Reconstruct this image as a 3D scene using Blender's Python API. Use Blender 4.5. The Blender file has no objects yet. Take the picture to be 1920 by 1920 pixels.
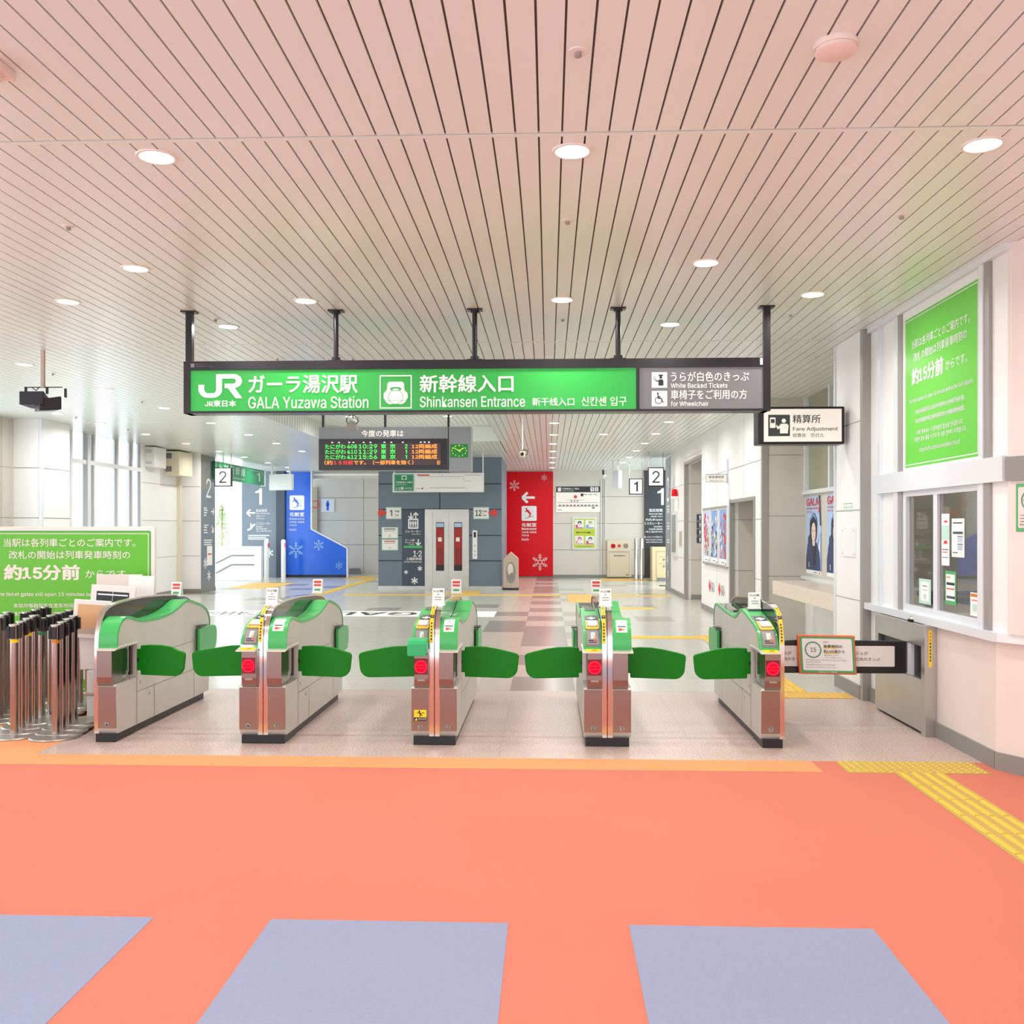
import bpy, bmesh, math, random
from mathutils import Vector, Matrix
random.seed(7)
S = bpy.context.scene
COL = S.collection
PI = math.pi

# ---------------------------------------------------------------- camera, world, exposure
F_PX = 1775.0
cam_d = bpy.data.cameras.new('camera'); cam = bpy.data.objects.new('camera', cam_d); COL.objects.link(cam)
cam.location = (0, 0, 1.5)
cam.rotation_euler = (PI/2, 0, math.atan(69/F_PX))
cam_d.sensor_fit = 'HORIZONTAL'; cam_d.sensor_width = 36.0
cam_d.lens = 36.0*F_PX/1920
cam_d.shift_x = 0.0; cam_d.shift_y = 30/1920
cam_d.clip_end = 200
S.camera = cam
W = bpy.data.worlds.new('daylight'); S.world = W; W.use_nodes = True
bg = W.node_tree.nodes['Background']
bg.inputs[0].default_value = (0.84, 0.93, 1.0, 1); bg.inputs[1].default_value = 1.9
S.view_settings.view_transform = 'Standard'; S.view_settings.look = 'None'
S.view_settings.gamma = 1.0; S.view_settings.use_curve_mapping = False
S.view_settings.exposure = 0.68
S.cycles.max_bounces = 7; S.cycles.transmission_bounces = 5; S.cycles.caustics_reflective = False; S.cycles.caustics_refractive = False
LAMP_W = 9.5

# ---------------------------------------------------------------- helpers
def lin(c):
    return tuple((x/12.92 if x <= 0.04045 else ((x+0.055)/1.055)**2.4) for x in c)
def rgb(r, g, b): return lin((r/255, g/255, b/255))
MATS = {}
def mat(name, c, rough=0.5, metal=0.0, emit=0.0, ec=None, spec=0.5, noise=None, bump=None, trans=0, brushed=None, alpha=1, coat=0):
    m = bpy.data.materials.new(name); m.use_nodes = True
    nt = m.node_tree; b = nt.nodes['Principled BSDF']
    b.inputs['Base Color'].default_value = (*c, 1)
    b.inputs['Roughness'].default_value = rough
    b.inputs['Metallic'].default_value = metal
    b.inputs['Specular IOR Level'].default_value = spec
    if coat: b.inputs['Coat Weight'].default_value = coat; b.inputs['Coat Roughness'].default_value = 0.05
    if trans: b.inputs['Transmission Weight'].default_value = trans
    if alpha < 1: b.inputs['Alpha'].default_value = alpha
    if emit:
        b.inputs['Emission Color'].default_value = (*(ec or c), 1); b.inputs['Emission Strength'].default_value = emit
    if noise:   # (scale, amount): slight mottling of the colour
        tc = nt.nodes.new('ShaderNodeTexCoord'); n = nt.nodes.new('ShaderNodeTexNoise')
        n.inputs['Scale'].default_value = noise[0]; n.inputs['Detail'].default_value = 6
        nt.links.new(tc.outputs['Object'], n.inputs['Vector'])
        mp = nt.nodes.new('ShaderNodeMapRange'); mp.inputs[1].default_value = 0.3; mp.inputs[2].default_value = 0.7
        mp.inputs[3].default_value = 1-noise[1]; mp.inputs[4].default_value = 1+noise[1]
        nt.links.new(n.outputs['Fac'], mp.inputs[0])
        mx = nt.nodes.new('ShaderNodeVectorMath'); mx.operation = 'SCALE'
        mx.inputs[0].default_value = c
        nt.links.new(mp.outputs[0], mx.inputs['Scale']); nt.links.new(mx.outputs[0], b.inputs['Base Color'])
    if brushed or bump:
        tc = nt.nodes.new('ShaderNodeTexCoord'); mpn = nt.nodes.new('ShaderNodeMapping')
        mpn.inputs['Scale'].default_value = brushed or (bump[0],)*3
        n = nt.nodes.new('ShaderNodeTexNoise'); n.inputs['Scale'].default_value = 1.0; n.inputs['Detail'].default_value = 3
        nt.links.new(tc.outputs['Object'], mpn.inputs[0]); nt.links.new(mpn.outputs[0], n.inputs['Vector'])
        bp = nt.nodes.new('ShaderNodeBump'); bp.inputs['Strength'].default_value = 0.08 if brushed else bump[1]
        bp.inputs['Distance'].default_value = 0.002
        nt.links.new(n.outputs['Fac'], bp.inputs['Height']); nt.links.new(bp.outputs[0], b.inputs['Normal'])
    MATS[name] = m
    return m

JIT = random.Random(5)
class MB:
    """collects faces (several materials) and links them as one mesh object"""
    def __init__(s): s.v = []; s.f = []; s.m = []; s.mats = []; s.cur = 0
    def use(s, name):
        m = MATS[name]
        if m not in s.mats: s.mats.append(m)
        s.cur = s.mats.index(m); return s
    def add(s, vs, fs):
        o = len(s.v); s.v += [tuple(v) for v in vs]
        for f in fs: s.f.append([o+i for i in f]); s.m.append(s.cur)
        return s
    def box(s, x0, x1, y0, y1, z0, z1):
        if x0 > x1: x0, x1 = x1, x0
        if y0 > y1: y0, y1 = y1, y0
        if z0 > z1: z0, z1 = z1, z0
        # sheet-metal tolerance, so that boxes meeting in one mesh never share a plane
        j = JIT.random; x0 -= j()*4e-4; y0 -= j()*4e-4; x1 += j()*4e-4; y1 += j()*4e-4; z1 += j()*2e-4
        vs = [(x, y, z) for z in (z0, z1) for x, y in ((x0, y0), (x1, y0), (x1, y1), (x0, y1))]
        return s.add(vs, [(3, 2, 1, 0), (4, 5, 6, 7), (0, 1, 5, 4), (1, 2, 6, 5), (2, 3, 7, 6), (3, 0, 4, 7)])
    def prismx(s, pts, x0, x1):     # polygon in (y,z) extruded along x
        n = len(pts); a = sum(pts[i][0]*pts[(i+1) % n][1]-pts[(i+1) % n][0]*pts[i][1] for i in range(n))
        if a < 0: pts = pts[::-1]
        vs = [(x0, y, z) for y, z in pts]+[(x1, y, z) for y, z in pts]
        fs = [tuple(range(n))[::-1], tuple(range(n, 2*n))]+[(i, (i+1) % n, n+(i+1) % n, n+i) for i in range(n)]
        return s.add(vs, fs)
    def prismy(s, pts, y0, y1):     # polygon in (x,z) extruded along y
        n = len(pts); a = sum(pts[i][0]*pts[(i+1) % n][1]-pts[(i+1) % n][0]*pts[i][1] for i in range(n))
        if a < 0: pts = pts[::-1]
        vs = [(x, y0, z) for x, z in pts]+[(x, y1, z) for x, z in pts]
        fs = [tuple(range(n)), tuple(range(n, 2*n))[::-1]]+[((i+1) % n, i, n+i, n+(i+1) % n) for i in range(n)]
        return s.add(vs, fs)
    def prismz(s, pts, z0, z1):
        n = len(pts); a = sum(pts[i][0]*pts[(i+1) % n][1]-pts[(i+1) % n][0]*pts[i][1] for i in range(n))
        if a < 0: pts = pts[::-1]
        vs = [(x, y, z0) for x, y in pts]+[(x, y, z1) for x, y in pts]
        fs = [tuple(range(n))[::-1], tuple(range(n, 2*n))]+[(i, (i+1) % n, n+(i+1) % n, n+i) for i in range(n)]
        return s.add(vs, fs)
    def cyl(s, p, q, r, r2=None, n=20, caps=True):
        p = Vector(p); q = Vector(q); r2 = r if r2 is None else r2
        d = (q-p).normalized(); a = d.orthogonal().normalized(); b = d.cross(a)
        vs = []
        for c, rr in ((p, r), (q, r2)):
            for i in range(n):
                t = 2*PI*i/n; vs.append(tuple(c+rr*(math.cos(t)*a+math.sin(t)*b)))
        fs = [(i, (i+1) % n, n+(i+1) % n, n+i) for i in range(n)]
        if caps: fs += [tuple(range(n))[::-1], tuple(range(n, 2*n))]
        return s.add(vs, fs)
    def lathe(s, prof, c, n=28, axis='z'):
        vs = []; fs = []
        for r, h in prof:
            for i in range(n):
                t = 2*PI*i/n; x, y = r*math.cos(t), r*math.sin(t)
                vs.append((c[0]+x, c[1]+y, c[2]+h) if axis == 'z' else (c[0]+x, c[1]-h, c[2]+y))
        for k in range(len(prof)-1):
            for i in range(n):
                fs.append((k*n+i, k*n+(i+1) % n, (k+1)*n+(i+1) % n, (k+1)*n+i))
        if prof[0][0] > 1e-6: fs.append(tuple(range(n))[::-1])
        if prof[-1][0] > 1e-6: fs.append(tuple(range((len(prof)-1)*n, len(prof)*n)))
        return s.add(vs, fs)
    def tube(s, pts, r, n=10):
        for i in range(len(pts)-1): s.cyl(pts[i], pts[i+1], r, n=n)
        return s
    def build(s, name, parent=None, smooth=False, bevel=0, loc=None):
        if parent is None:
            if loc is None:
                xs, ys, zs = zip(*s.v); loc = ((min(xs)+max(xs))/2, (min(ys)+max(ys))/2, min(zs))
            off = Vector(loc)
        else:
            off = parent['_w'] if '_w' in parent else parent.location
            off = Vector(off)
        me = bpy.data.meshes.new(name)
        me.from_pydata([(a-off[0], b-off[1], c-off[2]) for a, b, c in s.v], [], s.f)
        for m in s.mats: me.materials.append(m)
        me.polygons.foreach_set('material_index', s.m)
        if smooth:
            me.polygons.foreach_set('use_smooth', [True]*len(me.polygons))
        me.update()
        if smooth: me.set_sharp_from_angle(angle=math.radians(38))
        o = bpy.data.objects.new(name, me); COL.objects.link(o)
        if parent is None: o.location = off
        else: o.parent = parent; o['_w'] = tuple(off)
        if bevel:
            md = o.modifiers.new('bevel', 'BEVEL'); md.width = bevel; md.segments = 2; md.limit_method = 'ANGLE'
            md.angle_limit = math.radians(40)
        return o

def tag(o, label, cat, group=None):
    o['label'] = label; o['category'] = cat
    if group: o['group'] = group
    return o
def thing(name, loc, label, cat, group=None):
    o = bpy.data.objects.new(name, None); COL.objects.link(o); o.location = loc; o.empty_display_size = 0.1
    return tag(o, label, cat, group)
def struct(mb, name, **k):
    o = mb.build(name, **k); o['kind'] = 'structure'; return o
def copy_tree(o, parent=None):
    c = o.copy(); COL.objects.link(c)
    if parent is not None: c.parent = parent
    for ch in list(o.children):
        if ch.name in COL.objects: copy_tree(ch, c)
    return c

# flat lettering and symbols laid on a surface --------------------------------
_T = {}; _C = {}
FONT = None
try:      # the grotesque that ships inside Blender; the built-in font is used if it is missing
    import os
    FONT = bpy.data.fonts.load(os.path.join(bpy.utils.system_resource('DATAFILES'), 'fonts', 'Inter.woff2'))
except Exception:
    FONT = None
def glyphs(text, bold=0.0):
    k = (text, bold)
    if k not in _T:
        runs = []      # Latin letters and CJK come from different faces, so lay them out run by run
        for ch in text:
            lat = ch.isascii() and FONT is not None
            if ch == ' ' and runs: runs[-1][1] += ch
            elif runs and runs[-1][0] == lat: runs[-1][1] += ch
            else: runs.append([lat, ch])
        vs, fs, cur = [], [], 0.0
        if text == '1':      # plain upright numeral: flag and stem
            vs = [(0.30, 0), (0.46, 0), (0.46, 1), (0.34, 1), (0.26, 0.88), (0.08, 0.80), (0.08, 0.69), (0.30, 0.73)]; vs = [(x, y*0.95) for x, y in vs]
            fs = [tuple(range(8))]; runs = []; bold = 0.0
        for lat, body in runs:
            cu = bpy.data.curves.new('t', 'FONT'); cu.body = body; cu.size = 1.3 if lat and len(runs) > 1 else 1; cu.resolution_u = 2
            if lat: cu.font = FONT
            ob = bpy.data.objects.new('t', cu); COL.objects.link(ob)
            bpy.context.view_layer.update()
            me = bpy.data.meshes.new_from_object(ob.evaluated_get(bpy.context.evaluated_depsgraph_get()))
            x0 = min((v.co.x for v in me.vertices), default=0); q = len(vs)
            vs += [(v.co.x-x0+cur, v.co.y) for v in me.vertices]; fs += [tuple(i+q for i in p.vertices) for p in me.polygons]
            cur = max((v[0] for v in vs[q:]), default=cur)+0.08+(0.25 if body.endswith(' ') else 0)
            bpy.data.meshes.remove(me); bpy.data.objects.remove(ob); bpy.data.curves.remove(cu)
        if bold >= 0.004:      # heavier strokes: the outline repeated with small shifts
            b_ = bold*0.9; v0, f0, n0 = vs, fs, len(vs); vs, fs = [], []
            for k_, (dx, dy) in enumerate(((-b_, 0), (b_, 0), (0, b_*0.7), (0, -b_*0.7)) if bold > 0.009 else ((-b_, 0), (b_, 0))):
                vs += [(x+dx, y+dy) for x, y in v0]; fs += [tuple(i+k_*n0 for i in p) for p in f0]
        xs = [v[0] for v in vs]; ys = [v[1] for v in vs]
        x0, x1, y0, y1 = min(xs), max(xs), min(ys), max(ys)
        _C[k] = 1 if bold < 0.004 else (4 if bold > 0.009 else 2)
        _T[k] = ([((x-x0)/(x1-x0 or 1), (y-y0)/(y1-y0 or 1)) for x, y in vs], fs, (x1-x0)/(y1-y0 or 1))
    return _T[k]
class Face2:
    """a drawing surface: origin, right, up; normal points to the reader"""
    def __init__(s, mb, O, U, V, n0=0.002):
        s.mb = mb; s.O = Vector(O); s.U = Vector(U); s.V = Vector(V); s.N = s.U.cross(s.V); s.n = n0
    def p(s, u, v, n=None): return s.O+u*s.U+v*s.V+(s.n if n is None else n)*s.N
    def poly(s, m, pts, n=None):
        a = sum(pts[i][0]*pts[(i+1) % len(pts)][1]-pts[(i+1) % len(pts)][0]*pts[i][1] for i in range(len(pts)))
        if a < 0: pts = pts[::-1]
        s.k = getattr(s, 'k', 0)+1; n = (s.n if n is None else n)+s.k*4e-5      # each printed layer lies on the one before
        s.mb.use(m).add([s.p(u, v, n) for u, v in pts], [tuple(range(len(pts)))])
    def rect(s, m, u0, v0, u1, v1, n=None): s.poly(m, [(u0, v0), (u1, v0), (u1, v1), (u0, v1)], n)
    def rrect(s, m, u0, v0, u1, v1, r, n=None, k=5):
        pts = []
        for cx, cy, a in ((u1-r, v1-r, 0), (u0+r, v1-r, 90), (u0+r, v0+r, 180), (u1-r, v0+r, 270)):
            for i in range(k+1):
                t = math.radians(a+90*i/k); pts.append((cx+r*math.cos(t), cy+r*math.sin(t)))
        s.poly(m, pts, n)
    def disc(s, m, u, v, r, n=None, ry=None, k=24): s.poly(m, [(u+r*math.cos(2*PI*i/k), v+(ry or r)*math.sin(2*PI*i/k)) for i in range(k)], n)
    def ring(s, m, u, v, r, w, n=None, k=32):
        for i in range(k):
            a, b = 2*PI*i/k, 2*PI*(i+1)/k
            s.poly(m, [(u+r*math.cos(a), v+r*math.sin(a)), (u+r*math.cos(b), v+r*math.sin(b)),
                       (u+(r-w)*math.cos(b), v+(r-w)*math.sin(b)), (u+(r-w)*math.cos(a), v+(r-w)*math.sin(a))], n)
    def line(s, m, a, b, w, n=None):
        d = Vector((b[0]-a[0], b[1]-a[1])); L = d.length or 1; nx, ny = -d.y/L*w/2, d.x/L*w/2
        s.poly(m, [(a[0]+nx, a[1]+ny), (b[0]+nx, b[1]+ny), (b[0]-nx, b[1]-ny), (a[0]-nx, a[1]-ny)], n)
    def frame(s, m, u0, v0, u1, v1, w, n=None):
        s.rect(m, u0, v0, u1, v0+w, n); s.rect(m, u0, v1-w, u1, v1, n)
        s.rect(m, u0, v0+w, u0+w, v1-w, n); s.rect(m, u1-w, v0+w, u1, v1-w, n)
    def text(s, m, t, u0, v0, u1, v1, bold=0.0, n=None, keep=None):
        vs, fs, asp = glyphs(t, bold); cp = _C[(t, bold)]
        if keep:       # keep letter shapes: fit height, align 'l','c','r'
            w = (v1-v0)*asp
            if w > u1-u0: w = u1-u0
            u0 = {'l': u0, 'c': (u0+u1-w)/2, 'r': u1-w}[keep]; u1 = u0+w
        n = (s.n if n is None else n)+getattr(s, 'k', 0)*4e-5; ds = 2.5e-4*max(1.0, s.O.length/8); q = len(vs)//cp
        s.mb.use(m).add([s.p(u0+x*(u1-u0), v0+y*(v1-v0), n+ds*(i//q)) for i, (x, y) in enumerate(vs)], fs)
    def flake(s, m, u, v, r, w=None, n=None, fat=False):
        w = w or r*0.13
        if fat:
            for k in range(6):
                t = PI/6+k*PI/3
                s.line(m, (u, v), (u+r*0.9*math.cos(t), v+r*0.9*math.sin(t)), r*0.3, n)
                s.disc(m, u+r*0.8*math.cos(t), v+r*0.8*math.sin(t), r*0.24, n, k=10)
            s.disc(m, u, v, r*0.42, n, k=12); return
        for k in range(6):
            t = PI/2+k*PI/3
            P = lambda q, a=0: (u+q*math.cos(t+a), v+q*math.sin(t+a))
            s.line(m, P(r*0.14), P(r), w, n)
            for q, l in ((0.42, 0.26), (0.68, 0.24)):
                b = P(r*q)
                for sg in (1, -1):
                    s.line(m, b, (b[0]+r*l*math.cos(t+sg*0.9), b[1]+r*l*math.sin(t+sg*0.9)), w*0.8, n)
            s.line(m, P(r*0.3), P(r*0.3, PI/3), w*0.7, n)
    def arrow(s, m, u, v, r, ang, w=None, n=None):
        w = w or r*0.3; c, sn = math.cos(ang), math.sin(ang)
        R = lambda x, y: (u+x*c-y*sn, v+x*sn+y*c)
        s.line(m, R(-r, 0), R(r*0.9, 0), w, n)
        s.line(m, R(r, 0), R(r*0.15, r*0.8), w, n); s.line(m, R(r, 0), R(r*0.15, -r*0.8), w, n)
    def man(s, m, u, v, h, n=None):      # standing pictogram, v = feet
        s.disc(m, u, v+h*0.9, h*0.09, n, k=12); s.rrect(m, u-h*0.15, v+h*0.42, u+h*0.15, v+h*0.79, h*0.05, n)
        s.rect(m, u-h*0.1, v, u-h*0.012, v+h*0.45, n); s.rect(m, u+h*0.012, v, u+h*0.1, v+h*0.45, n)
    def skier(s, m, u, v, h, n=None):    # u,v = centre
        P = lambda x, y: (u+x*h, v+y*h)
        s.disc(m, *P(-0.22, 0.36), h*0.075, n, k=12)
        s.line(m, P(-0.22, 0.28), P(0.02, 0.02), h*0.16, n); s.line(m, P(0.0, 0.05), P(0.14, -0.08), h*0.13, n)
        s.line(m, P(0.14, -0.06), P(0.0, -0.3), h*0.1, n); s.line(m, P(-0.16, 0.2), P(0.05, 0.2), h*0.06, n)
        s.line(m, P(-0.16, 0.2), P(-0.38, 0.08), h*0.06, n); s.line(m, P(-0.34, -0.44), P(0.4, -0.24), h*0.04, n)
        s.line(m, P(0.05, 0.2), P(0.34, 0.18), h*0.02, n)
    def wheelchair(s, m, u, v, h, n=None):
        P = lambda x, y: (u+x*h, v+y*h)
        s.ring(m, *P(-0.05, -0.14), h*0.27, h*0.06, n, k=20); s.disc(m, *P(-0.1, 0.38), h*0.075, n, k=12)
        s.line(m, P(-0.1, 0.3), P(-0.05, -0.02), h*0.09, n); s.line(m, P(-0.05, 0.0), P(0.17, 0.0), h*0.07, n)
        s.line(m, P(0.17, 0.02), P(0.28, -0.3), h*0.07, n); s.line(m, P(0.28, -0.28), P(0.38, -0.25), h*0.05, n)
        s.line(m, P(-0.08, 0.15), P(0.13, 0.15), h*0.05, n)
    def staff(s, m, u, v, h, n=None):
        P = lambda x, y: (u+x*h, v+y*h)
        s.poly(m, [P(-0.06, -0.42), P(0.32, -0.42), P(0.32, -0.05), P(0.24, 0.05), P(-0.0, 0.05), P(-0.06, -0.03)], n)
        s.disc(m, *P(0.12, 0.19), h*0.11, n, k=12); s.poly(m, [P(-0.02, 0.28), P(0.26, 0.28), P(0.3, 0.4), P(-0.06, 0.4)], n)
        s.line(m, P(-0.02, -0.05), P(-0.2, -0.1), h*0.09, n); s.line(m, P(-0.2, -0.1), P(-0.26, 0.04), h*0.07, n)
        s.frame(m, u-0.42*h, v+0.02*h, u-0.27*h, v+0.22*h, h*0.03, n)

# ---------------------------------------------------------------- materials
mat('ceiling_white', rgb(230, 236, 230), 0.27, spec=0.55)
mat('groove', rgb(112, 96, 92), 0.7)
mat('wall_white', rgb(241, 240, 239), 0.45, noise=(3, 0.015))
mat('wall_cream', rgb(206, 199, 188), 0.45, noise=(3, 0.015))
mat('wall_beige', rgb(222, 216, 204), 0.4)
mat('booth_panel', rgb(226, 214, 206), 0.5, noise=(6, 0.02))
mat('joint', rgb(150, 146, 142), 0.8)
mat('joint_dark', rgb(50, 62, 76), 0.7)
mat('skirting', rgb(138, 136, 132), 0.45)
mat('alu', rgb(226, 230, 233), 0.35, metal=0.1)
mat('alu_dark', rgb(160, 156, 152), 0.4, metal=0.2)
mat('white_gloss', rgb(240, 240, 240), 0.25)
mat('white_paper', rgb(243, 243, 240), 0.7)
mat('paper_warm', rgb(238, 230, 222), 0.7)
mat('steel', rgb(190, 186, 180), 0.34, metal=0.85, brushed=(3, 3, 260), noise=(5, 0.05))
mat('steel_front', rgb(150, 138, 132), 0.26, metal=0.95, brushed=(200, 200, 4))
mat('steel_pale', rgb(212, 208, 200), 0.42, metal=0.55, brushed=(3, 3, 260), noise=(6, 0.04))
mat('steel_mirror', rgb(150, 156, 150), 0.14, metal=1.0)
mat('post_steel', rgb(172, 158, 150), 0.2, metal=1.0)
mat('chrome', rgb(215, 210, 206), 0.12, metal=1.0)
mat('black', rgb(22, 21, 23), 0.4)
mat('black_satin', rgb(34, 31, 34), 0.3, metal=0.3)
mat('dark_glass', rgb(30, 28, 28), 0.05, spec=0.5)
mat('gate_green', rgb(58, 178, 88), 0.35, coat=0.2)
mat('flap_green', rgb(0, 122, 8), 0.4, spec=0.25)
mat('cap_green', rgb(40, 175, 105), 0.4)
mat('reader_grey', rgb(118, 120, 124), 0.45)
mat('display_grey', rgb(96, 112, 104), 0.2)
mat('yellow', rgb(250, 210, 20), 0.5)
mat('yellow_ring', rgb(255, 214, 60), 0.4)
mat('amber', rgb(205, 130, 20), 0.4)
mat('red_lamp', (0.8, 0.0, 0.004), 0.4, emit=0.75, spec=0.1, ec=(1.0, 0.0, 0.012))
mat('red_lamp_hot', (0.9, 0.01, 0.05), 0.4, emit=0.9, spec=0.1, ec=(1.0, 0.03, 0.12))
mat('red_dark', rgb(120, 0, 20), 0.4)
mat('red_print', rgb(226, 70, 62), 0.6)
mat('pink_print', rgb(240, 150, 150), 0.6)
mat('ink', rgb(40, 40, 46), 0.6)
mat('ink_grey', rgb(120, 120, 124), 0.6)
mat('sign_green_lit', rgb(38, 148, 58), 0.25, emit=0.16, ec=rgb(40, 190, 66))
mat('sign_white_lit', rgb(240, 232, 222), 0.3, emit=0.25, ec=(1, 0.93, 0.86))
mat('sign_grey_lit', rgb(104, 104, 106), 0.3, emit=0.03, ec=(1, 1, 1))
mat('sign_face', rgb(236, 228, 218), 0.4, emit=0.12, ec=(1, 0.96, 0.9))
mat('poster_green', rgb(104, 205, 62), 0.3)
mat('board_green', rgb(92, 184, 16), 0.35)
mat('deep_green', rgb(34, 138, 88), 0.4)
mat('slate', rgb(108, 124, 138), 0.4)
mat('navy', rgb(62, 74, 90), 0.4)
mat('graphic_black', rgb(52, 54, 58), 0.35)
mat('graphic_grey', rgb(122, 134, 146), 0.3)
mat('red_wall', rgb(222, 0, 22), 0.25, spec=0.25)
mat('blue_wall', rgb(20, 98, 220), 0.18)
mat('blue_pale', rgb(130, 172, 232), 0.3)
mat('led_black', rgb(24, 14, 20), 0.3)
mat('led_dim', rgb(66, 46, 48), 0.5)
mat('led_green', (0.03, 0.8, 0.08), 0.5, emit=0.95, ec=(0.04, 0.9, 0.10))
mat('led_orange', (1, 0.3, 0.05), 0.5, emit=0.95, ec=(1.0, 0.28, 0.03))
mat('led_red', (1, 0.03, 0.02), 0.5, emit=0.9, ec=(1.0, 0.03, 0.02))
mat('board_grey', rgb(128, 134, 136), 0.4)
mat('clock_green', rgb(20, 110, 40), 0.3, emit=0.1, ec=rgb(10, 120, 40))
mat('clock_hand', rgb(220, 255, 90), 0.4, emit=0.4, ec=rgb(200, 255, 60))
mat('lamp_face', (1, 1, 1), 0.5, emit=6.0, ec=(1, 0.98, 0.95))
mat('lamp_rim', rgb(232, 226, 218), 0.4)
mat('detector', rgb(232, 214, 204), 0.5)
mat('cream_box', rgb(226, 216, 190), 0.5)
mat('beige_panel', rgb(226, 204, 160), 0.45)
mat('glass', (1, 1, 1), 0.02, trans=1.0, spec=0.5)
mat('window_green', rgb(150, 150, 126), 0.08, spec=0.7)
mat('granite', rgb(222, 208, 194), 0.3, noise=(60, 0.12))
mat('poster_blue', rgb(120, 160, 216), 0.35)
mat('poster_sky', rgb(178, 204, 238), 0.35)
mat('poster_navy', rgb(44, 60, 104), 0.4)
mat('poster_dark', rgb(34, 34, 52), 0.4)
mat('skin', rgb(240, 214, 200), 0.5)
mat('blossom', rgb(240, 170, 170), 0.5)
mat('foliage', rgb(158, 196, 92), 0.7)
mat('leafprint', rgb(150, 176, 110), 0.6)
mat('lime', rgb(196, 214, 60), 0.5)
mat('magenta', rgb(214, 70, 130), 0.5)
mat('orange_tray', rgb(236, 112, 64), 0.45)
mat('notice_green', rgb(84, 168, 104), 0.5)
mat('ring_green', rgb(66, 140, 112), 0.5)
mat('mint', rgb(190, 226, 212), 0.5)
mat('wood_light', rgb(218, 172, 124), 0.6)
mat('kraft', rgb(196, 176, 160), 0.7)
mat('tac_yellow', rgb(196, 168, 88), 0.7, noise=(40, 0.06))
mat('tac_bright', rgb(230, 196, 62), 0.6)
mat('tac_far', rgb(226, 176, 92), 0.5)
mat('elev_red', rgb(170, 40, 34), 0.5)
mat('booth_inside', rgb(186, 172, 146), 0.6)
mat('desk_grey', rgb(90, 88, 88), 0.5)
mat('screen_blue', rgb(60, 96, 200), 0.3)

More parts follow.
